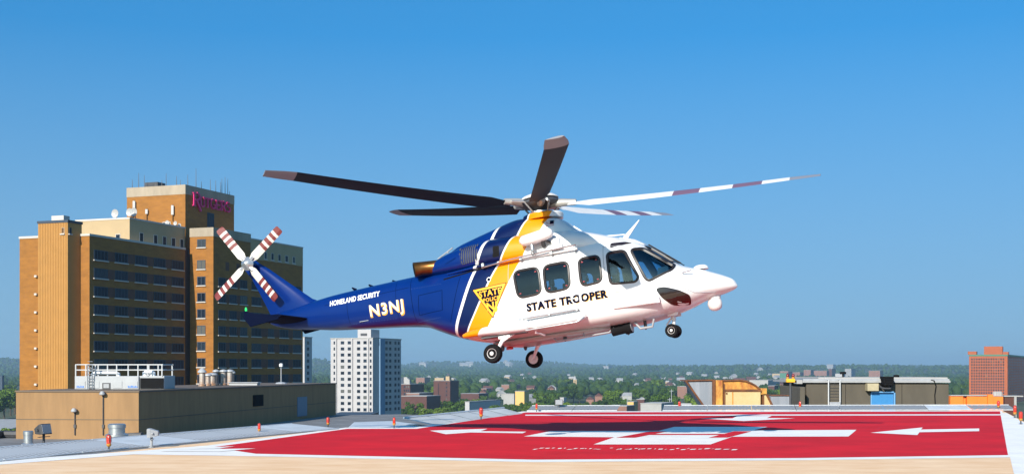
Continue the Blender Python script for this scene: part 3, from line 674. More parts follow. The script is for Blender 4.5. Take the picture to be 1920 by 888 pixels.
# ------------------------------------------------------------------ concrete roof hut
M['hut'] = mat('dark_concrete', (0.085, 0.072, 0.053), 0.9, var=.2, scale=.8, stretch=(1, 1, .3), detail=9)
D = 70; k = lambda px: (px-1485)*D/F; Z = lambda py: ZZ(py, D)+3.2
e = empty('concrete_roof_hut', (W(1485, D)[0], D, -3.2), 'long dark concrete roof hut with a blue door behind the far helipad edge', 'building')
b = MB(); b.box((k(1512), 0, 0), (k(1779), 6, Z(718))); b.box((k(1491), -1.2, 0), (k(1500), 4, Z(724))); b.build('wall', M['hut'], e, bevel=.02)
b = MB(); b.box((k(1492), -.18, Z(716.5)), (k(1780), 6.1, Z(712.8))); b.build('roof_edge', mat('roof_edge_pale', (.31, .31, .31), .6, var=.08), e)
b = MB(); b.box((k(1505), -.1, Z(712.7)), (k(1779), 6, Z(709.5))); b.build('roof_edge', M['grey'], e); b = MB(); b.box((k(1536), .2, Z(709.4)), (k(1779), 6, Z(706.8))); b.build('roof_top', M['flatroof'], e)
b = MB(); b.box((k(1492), -.25, Z(719)), (k(1503), .5, Z(711.5))); b.build('roof_corner', M['flatroof'], e, bevel=.02)
dm = mat('sky_blue_door', (0.035, 0.19, 0.42), .45, var=.06)
d = MB(); d.box((k(1634), -.05, 0), (k(1674), -.004, Z(735.5))); dob = d.build('door', dm, e); h = MB(); h.box((k(1668), -.09, Z(790)), (k(1670), -.052, Z(787))); h.build('handle', M['steel'], dob)
b = MB(); b.box((k(1632), -.1, 0), (k(1634)-.005, -.004, Z(733))); b.box((k(1674)+.005, -.22, 0), (k(1676.5), -.004, Z(733))); b.box((k(1632), -.22, Z(735.2)), (k(1676.5), -.004, Z(733))); b.build('door_frame', mat('light_blue_frame', (.12, .30, .52), .5), e)
b = MB(); b.box((k(1622), -.5, Z(732)), (k(1643), -.004, Z(717.8))); b.build('junction_box', mat('beige_box', (.38, .32, .20), .6, var=.1), e, bevel=.02)
b = MB(); b.box((k(1650), -.75, Z(722)), (k(1668.5), .05, Z(705)))
for i in range(5): b.box((k(1650.6), -.78-.003*i, Z(721-3.2*i)), (k(1668), -.752, Z(719-3.2*i)))
b.build('vent_fan', M['black'], e, bevel=.02)
b = MB(); b.tube([(k(1646), -.25, Z(723)), (k(1650), -.5, Z(727)), (k(1664), -.5, Z(727)), (k(1668), -.3, Z(722))], .06, 8); b.build('duct', M['darkgrey'], e)
b = MB()
for px_ in (1550.5, 1572): b.tube([(k(px_), -.35, Z(775)), (k(px_), -.35, Z(712)), (k(px_), .3, Z(709))], .035, 6)
for q in range(9): b.tube([(k(1550.5), -.33, Z(765-q*5.5)), (k(1572), -.33, Z(765-q*5.5))], .012, 5, 1)
b.build('ladder', [mat('ladder_grey', (.5, .5, .5), .5), M['darkgrey']], e)
b = MB(); b.box((k(1551), -.6, Z(762)), (k(1571), -.1, Z(752.5))); b.build('foot_box', M['grey'], e, bevel=.02)
b = MB(); b.tube([(k(1744), -.05, Z(711)), (k(1749), -.22, Z(713)), (k(1754), -.1, Z(722)), (k(1752), -.06, Z(740)), (k(1753), -.06, Z(760))], .03, 6); b.build('cable', M['black'], e)
for px_ in (1585.5, 1691): 
    b = MB(); b.box((k(px_)-.012, -.008, 0), (k(px_)+.012, -.002, Z(720))); b.build('wall_joint', M['black'], e)
for px_, t, r in ((1593, 697, .11), (1695, 703, .1)):
    b = MB(); b.lathe([(.05, Z(708)), (.05, Z(t+4)), (r*1.6, Z(t+4)), (r*1.7, Z(t)), (r, Z(t-.8))], (k(px_), 1.4, 0), seg=10); b.build('roof_vent', M['black'], e, smooth=40)
# twin lamp post in front of the hut
p = Vector(W(1482, 60)); e = empty('twin_lamp_post', (p.x, p.y, -3.2), 'yellow box with two dark red lamps on a post left of the concrete hut', 'lamp post')
Z = lambda py: ZZ(py, 60)+3.2; s = 60/F
b = MB(); b.tube([(0, 0, 0), (0, 0, Z(716))], .055, 8); b.build('pole', M['darkgrey'], e)
b = MB(); b.box((-8*s, -.12, Z(716)), (8*s, .12, Z(709.5))); b.build('lamp_box', mat('yellow_box', (.80, .42, .02), .4), e, bevel=.015)
for px_ in (-5.2, 5.2):
    b = MB(); b.lathe([(.07, Z(709.4)), (.07, Z(706))], (px_*s, 0, 0), seg=12); b.build('lamp_base', M['amber'], e, smooth=40)
    b = MB(); b.lathe([(.066, Z(705.9)), (.068, Z(702)), (.05, Z(700.6)), (.01, Z(700.1))], (px_*s, 0, 0), seg=12); b.build('lamp_glass', mat('dark_red_lamp', (.16, .006, .008), .2), e, smooth=60)
# ------------------------------------------------------------------ rusty hopper
M['hoprust'] = mat('yellow_rusty_steel', (.66, .36, .06), .65, c2=(.30, .075, .012), scale=2.2, stretch=(1.4, 1, .6), detail=9)
M['hopcream'] = mat('cream_steel', (.58, .43, .22), .6, c2=(.50, .32, .13), scale=.9, detail=9)
M['hopgrey'] = mat('streaked_grey_sheet', (.17, .19, .22), .5, c2=(.27, .28, .31), scale=1.6, stretch=(2, 1, .15), detail=8)
M['rustdark'] = mat('dark_rust', (.07, .03, .018), .85, c2=(.20, .07, .02), scale=2.5)
D = 64; s = D/F; X = lambda px: (px-1340)*s; Z = lambda py: ZZ(py, D)+3.2
e = empty('rusty_hopper', (W(1340, D)[0], D, -3.2), 'rust stained cream steel duct hopper with a grey angled intake hood', 'duct')
def xz_prism(b, pts, y0, y1, mi=0):
    n = len(pts); vs = [(x, y0, z) for x, z in pts]+[(x, y1, z) for x, z in pts]
    b.add(vs, [tuple(range(n)), tuple(range(2*n-1, n-1, -1))]+[(i, n+i, n+(i+1) % n, (i+1) % n) for i in range(n)], mi); return b
b = MB(); xz_prism(b, [(X(1291), Z(715)), (X(1336), Z(714)), (X(1336), Z(790)), (X(1330), Z(775))], .1, 2.2); b.build('intake_hood', M['hopgrey'], e)
b = MB(); xz_prism(b, [(X(1285), Z(714)), (X(1341), Z(713)), (X(1341), Z(710.8)), (X(1286), Z(712))], 0, 2.3); b.tube([(X(1286), .05, Z(713)), (X(1331), .05, Z(776))], .05, 6); b.build('hood_trim', M['rustdark'], e)
b = MB(); b.box((X(1335.5), -.1, 0), (X(1341), 2.2, Z(711))); b.build('column', M['rustdark'], e, bevel=.01)
b = MB(); b.box((X(1341.3), -.2, 0), (X(1354), 2.2, Z(712))); b.build('column', M['hoprust'], e, bevel=.02)
b = MB(); b.box((X(1354.2), -.05, 0), (X(1359), 2, Z(719))); b.box((X(1358), -.3, Z(733)), (X(1425), -.05, Z(729))); b.build('frame_beam', M['rustdark'], e)
arc = [(1355, 713), (1388, 712.5), (1398, 714), (1408, 717.5), (1416, 722), (1423, 728)]
b = MB(); xz_prism(b, [(X(a), Z(c)) for a, c in arc]+[(X(1423), Z(729.5)), (X(1356), Z(729.5))], 0, 2.0); b.build('curved_hood', M['hoprust'], e)
b = MB(); b.tube([(X(a), -.02, Z(c)) for a, c in arc], .055, 6); b.build('hood_rim', M['rustdark'], e)
b = MB(); b.box((X(1359.3), -.25, 0), (X(1424.5), 1.9, Z(733.2))); b.build('casing', M['hopcream'], e, bevel=.02)
b = MB(); b.box((X(1371), -.262, Z(785)), (X(1373.4), -.252, Z(734))); b.build('rust_streak', M['hoprust'], e)
b = MB(); b.box((X(1359.5), -.3, Z(738)), (X(1362), -.255, Z(735))); b.build('hinge', M['rustdark'], e)
b = MB(); b.box((X(1425), 0, 0), (X(1428.5), .5, Z(729))); b.box((X(1429), -.1, 0), (X(1431.5), .5, Z(738))); b.build('frame_beam', M['rustdark'], e)
b = MB(); b.box((X(1425), -.15, Z(739)), (X(1429), .6, Z(727))); b.box((X(1429.3), -.12, Z(738)), (X(1437), .6, Z(727.2))); b.build('bracket', M['hoprust'], e, bevel=.01)
b = MB(); xz_prism(b, [(X(1431), Z(738)), (X(1437), Z(738)), (X(1452), Z(772)), (X(1431), Z(772))], 0, .5); b.build('brace', M['hopcream'], e)
b = MB(); b.tube([(X(1437), -.05, Z(738)), (X(1453), -.05, Z(770))], .06, 6); b.build('brace_edge', M['rustdark'], e)
e = empty('low_duct', (W(1445, 66)[0], 66, -3.2), 'low grey duct box between the rusty hopper and the concrete hut', 'duct')
b = MB(); b.box((0, 0, 0), (36*66/F, 2, ZZ(741.5, 66)+3.2)); b.build('casing', M['hopgrey'], e, bevel=.02); b = MB(); b.box((0, -.06, ZZ(741.4, 66)+3.2), (36*66/F, 2.05, ZZ(740, 66)+3.2)); b.build('lid', M['rustdark'], e)

# ------------------------------------------------------------------ mid distance city
def simple(name, label, px0, pxc, px1, top, D, m, roofm=None, cat='building', visz=None, **k): return block(name, label, cat, px0, pxc, px1, top, D, m, roofm, visz=visz, **k)
e, C, tl, lr, zt, ud = simple('brick_block', 'red brick block with white rooftop boxes just right of the white tower', 748, 769, 795, 720, 1150, M['darkbrick'], M['flatroof'], visz=-24)
wins(e, C, V, NV, ((757, 759.5), (761, 763.5), (765, 767.5)), 4, 2, ZZ(722.5, 1150), 3.2, mull=0)
for a in (0, 9, 19):
    b = MB(); q = C+V*(2+a*.6)+ud*(3+a); b.prism([tuple(q), tuple(q+V*3.4), tuple(q+V*3.4+ud*3.4), tuple(q+ud*3.4)], zt+.41, zt+4.5+a*.1); rel(b, e).build('roof_box', M['flatroof'], e)
e, C, tl, lr, zt, ud = simple('brick_block', 'dark red brick cube block with a cream roof box and black shaded side', 813, 844, 860, 713.5, 1120, M['darkbrick'], M['greyroof'], visz=-24)
wins(e, C, V, NV, ((836, 838.5),), 5, 1.6, ZZ(716.5, 1120), 3.4, mull=0); wins(e, C, V, NV, ((821.5, 822.6),), 1, 12, ZZ(718, 1120), 3, name='stair_window', mull=0)
b = MB(); q = C+V*1+ud*3; b.prism([tuple(q+V*1), tuple(q+V*4.5), tuple(q+V*4.5+ud*4), tuple(q+V*1+ud*4)], zt+.41, zt+4); rel(b, e).build('roof_box', M['cream'], e)
simple('brick_row', 'long low brick row with a pale roof below the dark red cube block', 753, 800, 826, 742.5, 1010, M['darkbrick'], M['flatroof'], visz=-28)
simple('brick_row', 'low orange brick hall in front of the red brick block', 762, 786, 812, 737, 1080, M['pinkbrick'], M['flatroof'], visz=-25)
simple('warehouse', 'long pale grey flat roofed warehouse behind the broad corner sheet', 872, 880, 938, 753, 900, M['tower_white'], M['flatroof'], visz=-28)
simple('warehouse', 'yellow gabled wall hall with a grey roof in the middle distance', 966, 983, 992, 733, 1060, M['yellow_wall'], M['greyroof'], visz=-24)
simple('warehouse', 'pale grey hall left of the yellow wall hall', 944, 964, 968, 738, 1085, M['flatroof'], M['flatroof'], visz=-24)
simple('long_hall', 'long brown roofed hall among trees behind the warehouse', 864, 898, 915, 737.5, 1350, M['darkbrick'], M['greyroof'], visz=-28)
simple('school', 'brick school with white roof boxes among trees left of the church', 940, 965, 976, 721, 1900, M['pinkbrick'], M['flatroof'], visz=-26)
simple('apartment_house', 'pinkish apartment house left of the brick school', 902, 912, 922, 728, 1700, M['pinkbrick'], M['greyroof'], visz=-27)
simple('apartment_house', 'grey violet apartment house far behind the red brick block', 780, 796, 806, 707.5, 2500, M['pinkbrick'], M['greyroof'], visz=-26)
simple('apartment_house', 'pale pink apartment house behind the dark red cube block', 815, 832, 840, 708, 2450, M['cream'], M['flatroof'], visz=-25)
simple('glass_block', 'dark teal office block beside the white tower edge', 752, 756, 760, 707, 1500, M['frame'], M['frame'], visz=-15)
simple('far_tower', 'hazy lavender twin tower on the far wooded ridge', 1131, 1141, 1148, 685.5, 6600, M['greyroof'], M['greyroof'], visz=2, zb=-10)
simple('far_tower', 'hazy grey blue tower on the ridge above the concrete hut', 1550, 1562, 1567, 682.5, 6300, M['greyroof'], M['greyroof'], visz=2, zb=-10)
for a, c, d_, t, D_, mm, L in ((1448, 1462, 1466, 700, 3600, 'cream', 'cream hospital like block left of the pink brick group'), (1462, 1478, 1486, 695.5, 3700, 'pinkbrick', 'pale pink block second in the brick group on the right'),
      (1486, 1500, 1507, 697.5, 3800, 'pinkbrick', 'brick block in the middle of the group on the right'), (1507, 1520, 1530, 693, 4000, 'pinkbrick', 'taller brick block with a thin top in the group on the right'),
      (1526, 1550, 1556, 694.5, 3900, 'pinkbrick', 'wide salmon brick block above the concrete hut'), (1553, 1560, 1567, 691, 3950, 'darkbrick', 'dark narrow tower at the right end of the brick group'),
      (1566, 1580, 1585, 700, 3300, 'tower_white', 'low grey white block right of the brick group'), (1584, 1596, 1604, 691, 3500, 'greyroof', 'grey tower pair behind the hut roof vent'),
      (1629, 1650, 1656, 694.5, 3300, 'pinkbrick', 'low pink brick school at the edge of the right woods'), (1405, 1440, 1462, 712.5, 1700, 'flatroof', 'broad blue white warehouse with rooftop plant behind the hopper'),
      (1440, 1452, 1460, 723, 1500, 'darkbrick', 'brick hall right of the hopper hood'), (1462, 1475, 1478, 699, 3200, 'teal', 'small green roofed hall below the brick group'), (1270, 1288, 1300, 724, 1500, 'pinkbrick', 'red roofed long row left of the hopper'),
      (1176, 1188, 1196, 753, 1000, 'yellow_wall', 'small yellow building with dark doors just beyond the far net'), (1194, 1208, 1216, 748.5, 1030, 'darkbrick', 'red brick shop row just beyond the far net'), (1201, 1240, 1262, 756.5, 760, 'flatroof', 'pale low roofed building right behind the gap in the far net'),
      (1135, 1175, 1190, 761, 820, 'pinkbrick', 'pink flat roof just above the far net'), (1050, 1057, 1062, 745, 1150, 'tower_white', 'white gabled looking house among dark trees'), (0, 4, 8, 704, 1500, 'frame', 'hazy dark office block at the far left edge')):
    simple('town_building', L, a, c, d_, t, D_, M[mm], M['flatroof'] if mm not in ('teal', 'frame', 'greyroof') else M[mm], visz=-27 if D_ < 1300 else -20)
# church tower
x, y = W(1078, 2000); e = empty('church_tower', (x, y, GROUND), 'slim pale church tower with a pointed top rising above the trees', 'church')
zt = lambda py: ZZ(py, 2000)-GROUND
b = MB(); b.box((-2.6, -2.6, 0), (2.6, 2.6, zt(711))); b.build('tower', M['cream'], e)
b = MB(); b.lathe([(3.3, zt(711)+.01), (2.4, zt(709.5)), (2.0, zt(708)), (.05, zt(703.5))], seg=8); b.build('spire', M['flatroof'], e)
for zz in (714, 717): b = MB(); b.box((-.8, -2.7, zt(zz+1)), (.8, -2.61, zt(zz-.6))); b.build('opening', M['black'], e)
see(1078, 1995, 4, ZZ(718, 2000))
# utility poles
for px, D_, t, L in ((793, 900, 765, 'thin pale pole standing left of the corner sheet'), (1176, 950, 738, 'thin pole rising beyond the far net near the yellow building'), (1259, 800, 729, 'tall utility pole left of the rusty hopper'), (1255.5, 790, 745, 'short thick pole beside the tall utility pole')):
    x, y = W(px, D_); z = ZZ(t, D_)-GROUND; b = MB(); b.tube([(0, 0, 0), (0, 0, z)], [.28, .2], 6); b.box((-1.3, -.1, z-1.2), (1.3, .1, z-.95))
    o = b.build('utility_pole', M['grey']); o.location = (x, y, GROUND); tag(o, L, 'pole')
# pale parking lots and river bank at left edge
sheet('paved_ground', [[Vector((-340, 560)), Vector((-240, 560)), Vector((-300, 820)), Vector((-420, 820))]], GROUND+3.4, M['flatroof'], th=1)
# houses
def make_house(wall, roof):
    b = MB(); w, d, h, r = 4.5, 6, 6.2, 3.6
    b.box((-w, -d, 0), (w, d, h)); b.add([(-w-.4, -d-.4, h), (w+.4, -d-.4, h), (w+.4, d+.4, h), (-w-.4, d+.4, h), (0, -d-.4, h+r), (0, d+.4, h+r)], [(0, 1, 4), (1, 2, 5, 4), (2, 3, 5), (3, 0, 4, 5)], 1)
    for y in (-d-.03,):
        for x in (-2.2, 1.4):
            for z in (1.2, 3.9): b.add([(x, y, z), (x+1.1, y, z), (x+1.1, y, z+1.5), (x, y, z+1.5)], [(0, 1, 2, 3)], 2)
    return b, [wall, roof, M['pane']]
M['house_white'] = mat('house_white', (.34, .33, .31), .85)
HK = [('white house with a grey gabled roof among the suburban trees', M['house_white'], M['greyroof']), ('cream house with a pale roof among the suburban trees', M['cream'], M['flatroof']), ('brick house with a dark roof among the suburban trees', M['pinkbrick'], M['darkbrick'])]
protos = []
for L, w_, r_ in HK:
    b, ms = make_house(w_, r_); protos.append([b, ms, None, L])
rr = random.Random(21)
def house(px, D, kind, sc):
    P = protos[kind]
    if P[2] is None: o = P[0].build('house', P[1]); P[2] = o
    else: o = P[2].copy(); col.objects.link(o)
    x, y = W(px, D); r = math.hypot(x, y); o.location = (x, y, terr_h(r, math.atan2(x, y)) if D > 4000 else GROUND+.5); o.rotation_euler.z = rr.uniform(0, 3.14); o.scale = (sc, sc, sc)
    tag(o, P[3], 'house', 'suburban houses among the trees'); see(px, D, 6*sc, o.location.z+4.5*sc)
for i in range(15): house(rr.uniform(1090, 1300), rr.uniform(2300, 3900), rr.choice((0, 0, 0, 1, 2)), rr.uniform(.7, 1.5))
for i in range(12): house(rr.uniform(1300, 1480), rr.uniform(1900, 4200), rr.choice((0, 0, 1, 2, 2)), rr.uniform(.9, 1.8))
for i in range(14): house(rr.uniform(760, 1080), rr.uniform(2500, 5200), rr.choice((0, 0, 1, 2)), rr.uniform(.9, 1.6))
for i in range(9): house(rr.uniform(860, 1060), rr.uniform(1250, 2200), rr.choice((0, 0, 1, 2)), rr.uniform(.8, 1.2))
for i in range(5): house(rr.uniform(1050, 1290), rr.uniform(950, 1400), rr.choice((0, 1, 2)), rr.uniform(.7, 1.0))
for i in range(10): house(rr.uniform(1130, 1480), rr.uniform(4300, 5600), 0, rr.uniform(1.2, 2.2))
for i in range(9): house(rr.choice((rr.uniform(775, 800), rr.uniform(865, 890), rr.uniform(1000, 1010), rr.uniform(940, 960))), rr.uniform(8600, 9300), 0, rr.uniform(2.5, 4))

# ------------------------------------------------------------------ trees
LEAF = [leaf_mat('leaf_deep', (.014, .034, .004), (.058, .108, .010)), leaf_mat('leaf_mid', (.022, .050, .004), (.092, .150, .011)), leaf_mat('leaf_bright', (.04, .085, .007), (.14, .20, .02))]
M['bark'] = mat('bark', (.06, .045, .03), .9, var=.3, scale=2)
def ico(sub=1):
    b = bmesh.new(); bmesh.ops.create_icosphere(b, subdivisions=sub, radius=1); vs = [v.co.copy() for v in b.verts]; fs = [tuple(v.index for v in f.verts) for f in b.faces]; b.free(); return vs, fs
I1 = ico(1); I2 = ico(2)
def make_tree(seed, lm, label):
    r = random.Random(seed); b = MB(); H_ = 14; Rr_ = 6.2
    lobes = []
    for k in range(9):
        a = r.uniform(0, 6.28); q = r.uniform(.2, .66)*Rr_; z = r.uniform(.36, .86)*H_
        lobes.append((Vector((math.cos(a)*q, math.sin(a)*q, z)), r.uniform(1.7, 3.0)*(1.15-.4*z/H_)))
    lobes.append((Vector((0, 0, H_*.55)), 3.6))
    for c, s in lobes:
        vs, fs = I1
        b.add([c+Vector((v.x*s*r.uniform(.6, .95), v.y*s*r.uniform(.6, .95), v.z*s*.8*r.uniform(.6, .95))) for v in vs], fs)
        for j in range(78):
            n = Vector((r.gauss(0, 1), r.gauss(0, 1), r.gauss(0, 1))).normalized(); p = c + Vector((n.x, n.y, n.z*.85))*s*r.uniform(.75, 1.14)
            t = Vector((r.gauss(0, 1), r.gauss(0, 1), r.gauss(0, 1))).normalized(); u = (n*.5+t).cross(Vector((r.gauss(0, 1), r.gauss(0, 1), .3))).normalized(); w = u.cross(t).normalized(); z = r.uniform(.35, .85)
            b.add([p-u*z, p-w*z*.7, p+u*z, p+w*z*.7], [(0, 1, 2, 3)])
    e = empty('tree', (0, 0, 0), label, 'tree', 'trees in the suburb beyond the helipad')
    b.build('crown', lm, e, fix=False)
    t = MB(); t.tube([(0, 0, 0), (.1, .05, 3), (0, .1, 7), (.2, 0, 10)], [.42, .32, .22, .08], 7)
    for k in range(4):
        a = k*1.6+r.random(); t.tube([(0, 0, 3.2+k*.9), (math.cos(a)*1.6, math.sin(a)*1.6, 5.6+k), (math.cos(a)*3, math.sin(a)*3, 7.4+k)], [.18, .12, .05], 5)
    t.build('trunk', M['bark'], e)
    return e
TL = ['dense dark green leafy tree in the suburb beyond the helipad', 'mid green leafy tree in the suburb beyond the helipad', 'bright yellow green leafy tree in the suburb beyond the helipad']
TP = [make_tree(100+i, LEAF[(0, 0, 1, 1, 2, 2)[i]], TL[(0, 0, 1, 1, 2, 2)[i]]) for i in range(6)]
used = [False]*6
def max_top(az, r):
    m = 1e9
    for a, w, D_, z in vis:
        if D_-1500 < r < D_+2 and abs(az-a)*r < w+5: m = min(m, EYE+(z-EYE)*r/D_)
    return m
rt = random.Random(77); n_tree = 0; spots = [(962, 990, 12, 2), (972, 960, 11, 3), (988, 940, 12, 2), (950, 1000, 11, 0)]
# a few placed by hand: the clump right of the white tower and by the far net
for px, D_, h, k in ((795, 900, 17, 4), (818, 880, 15, 4), (838, 930, 24, 5), (828, 900, 17, 5), (772, 880, 15, 2), (760, 930, 19, 0), (785, 960, 18, 2), (852, 950, 20, 0), (806, 990, 18, 2),
      (872, 860, 12, 2), (905, 940, 15, 3), (925, 920, 12, 3), (1000, 1060, 21, 2), (985, 980, 15, 3), (1015, 1010, 17, 2), (1030, 1040, 15, 0), (1085, 990, 17, 0), (1062, 1050, 17, 2), (1095, 960, 14, 2), (1130, 1050, 20, 0), (1150, 1080, 20, 0), (1165, 1060, 17, 0),
      (1000, 900, 9, 3), (1090, 850, 9, 4), (1110, 870, 9, 3), (1230, 1150, 17, 2), (1250, 1200, 20, 0), (1280, 900, 15, 2), (1300, 850, 13, 3), (1320, 900, 14, 2), (1310, 780, 11, 3), (1470, 1180, 19, 4), (1480, 1150, 15, 3), (1455, 1250, 15, 2),
      (8, 900, 26, 4), (20, 950, 25, 3), (-4, 880, 22, 2), (28, 980, 24, 2), (12, 620, 9, 4), (25, 640, 8, 3)):
    spots.append((px, D_, h, k))
t = 0
while len(spots) < 285 and t < 4000:
    t += 1
    u_ = rt.random()
    px = rt.uniform(755, 1480) if u_ < .8 else (rt.uniform(1470, 1830) if u_ < .95 else rt.uniform(-10, 35))
    D_ = 950 + 1450*rt.random()**1.4
    if px > 1470: D_ = rt.uniform(1500, 2600)
    if any(abs(px-s[0])*D_/F < 8 and abs(D_-s[1]) < 12 for s in spots): continue
    spots.append((px, D_, rt.uniform(13, 23), rt.choice((0, 0, 1, 1, 2, 3, 2, 3, 4))))
for px, D_, h, k in spots:
    x, y = W(px, D_); az = (px-960)/F; z0 = terr_h(math.hypot(x, y), math.atan2(x, y))
    mt = max_top(az, D_) - z0
    if mt < h: h = mt
    if h < 4.5: continue
    o = TP[k] if not used[k] else copy_tree(TP[k]); used[k] = True
    s = h/14.5; wd = rt.uniform(.9, 1.25)*max(s, .55); o.location = (x, y, z0-.3); o.scale = (wd, wd, s); o.rotation_euler.z = rt.uniform(0, 6.28); n_tree += 1
for k in range(6):
    if not used[k]:
        for c in list(TP[k].children): bpy.data.objects.remove(c)
        bpy.data.objects.remove(TP[k])
# distant woods: one mass
def woods():
    import numpy as np
    rng = random.Random(5); P = []
    tries = 0
    while len(P) < 14000 and tries < 60000:
        tries += 1
        D_ = 1500 + 8600*rng.random()**1.15; px = rng.uniform(-70, 1990); az = (px-960)/F
        if D_ < 2500 and 755 < px < 1480 and rng.random() < .35: continue
        x, y = W(px, D_); z0 = terr_h(math.hypot(x, y), math.atan2(x, y)); h = rng.uniform(10, 18)*(1 if D_ < 5000 else 1.25); 
        if az < -.1 and -.40 < az and D_ < 2500: continue
        mt = max_top(az, D_) - z0
        h = min(h, mt)
        if h < 4: continue
        P.append((x, y, z0, h, rng.uniform(5.5, 9.5)*(1 if D_ < 3500 else 1.25)*(h/15 if h < 10 else 1)))
    V_, F_ = I1; base = np.array([tuple(v) for v in V_]); fb = np.array(F_); n = len(P)
    P = np.array(P); g = np.random.default_rng(3)
    jit = g.uniform(.62, 1.25, (n, len(base), 1)); vv = base[None]*jit
    vv[..., 0] *= P[:, 4, None]; vv[..., 1] *= P[:, 4, None]; vv[..., 2] *= P[:, 3, None]*.55
    vv[..., 0] += P[:, 0, None]; vv[..., 1] += P[:, 1, None]; vv[..., 2] += (P[:, 2]+P[:, 3]*.5)[:, None]
    ff = (fb[None]+(np.arange(n)*len(base))[:, None, None]).reshape(-1)
    me = bpy.data.meshes.new('distant_woods'); nv = n*len(base); nf = n*len(fb)
    me.vertices.add(nv); me.vertices.foreach_set('co', vv.astype('f').reshape(-1)); me.loops.add(nf*3); me.loops.foreach_set('vertex_index', ff.astype('i'))
    me.polygons.add(nf); me.polygons.foreach_set('loop_start', np.arange(nf, dtype='i')*3); me.polygons.foreach_set('loop_total', np.full(nf, 3, 'i')); me.update(calc_edges=True)
    me.materials.append(leaf_mat('leaf_woods', (.011, .029, .005), (.052, .092, .012)))
    o = bpy.data.objects.new('distant_woods', me); col.objects.link(o); tag(o, 'dense green woods covering the plain out to the far ridges', 'woods', kind='stuff')
woods()

# ------------------------------------------------------------------ haze
def haze():
    b = MB(); b.box((-7500, -150, -75), (7500, 16500, 130))
    m = bpy.data.materials.new('haze'); m.use_nodes = True; n = m.node_tree.nodes; l = m.node_tree.links
    n.remove(n['Principled BSDF']); pv = n.new('ShaderNodeVolumePrincipled'); pv.inputs['Color'].default_value = (.55, .80, 1.0, 1); pv.inputs['Density'].default_value = 1e-4; pv.inputs['Anisotropy'].default_value = .2
    l.new(pv.outputs[0], n['Material Output'].inputs['Volume'])
    o = b.build('haze', m); tag(o, 'thin blue haze over the whole plain', 'haze', kind='stuff')
haze()
# ------------------------------------------------------------------ helicopter
YAW, PITCH, ROLL = rad(-20.2), rad(8.0), rad(-2.2)
HM = Matrix.Translation((1.087, 32.123, 2.656)) @ Matrix.Rotation(YAW, 4, 'Z') @ Matrix.Rotation(-PITCH, 4, 'Y') @ Matrix.Rotation(ROLL, 4, 'X')
heli = empty('helicopter', (0, 0, 0), 'blue, yellow and white twin engine police helicopter hovering over the red helipad', 'helicopter')
heli.matrix_world = HM; heli.matrix_basis = HM

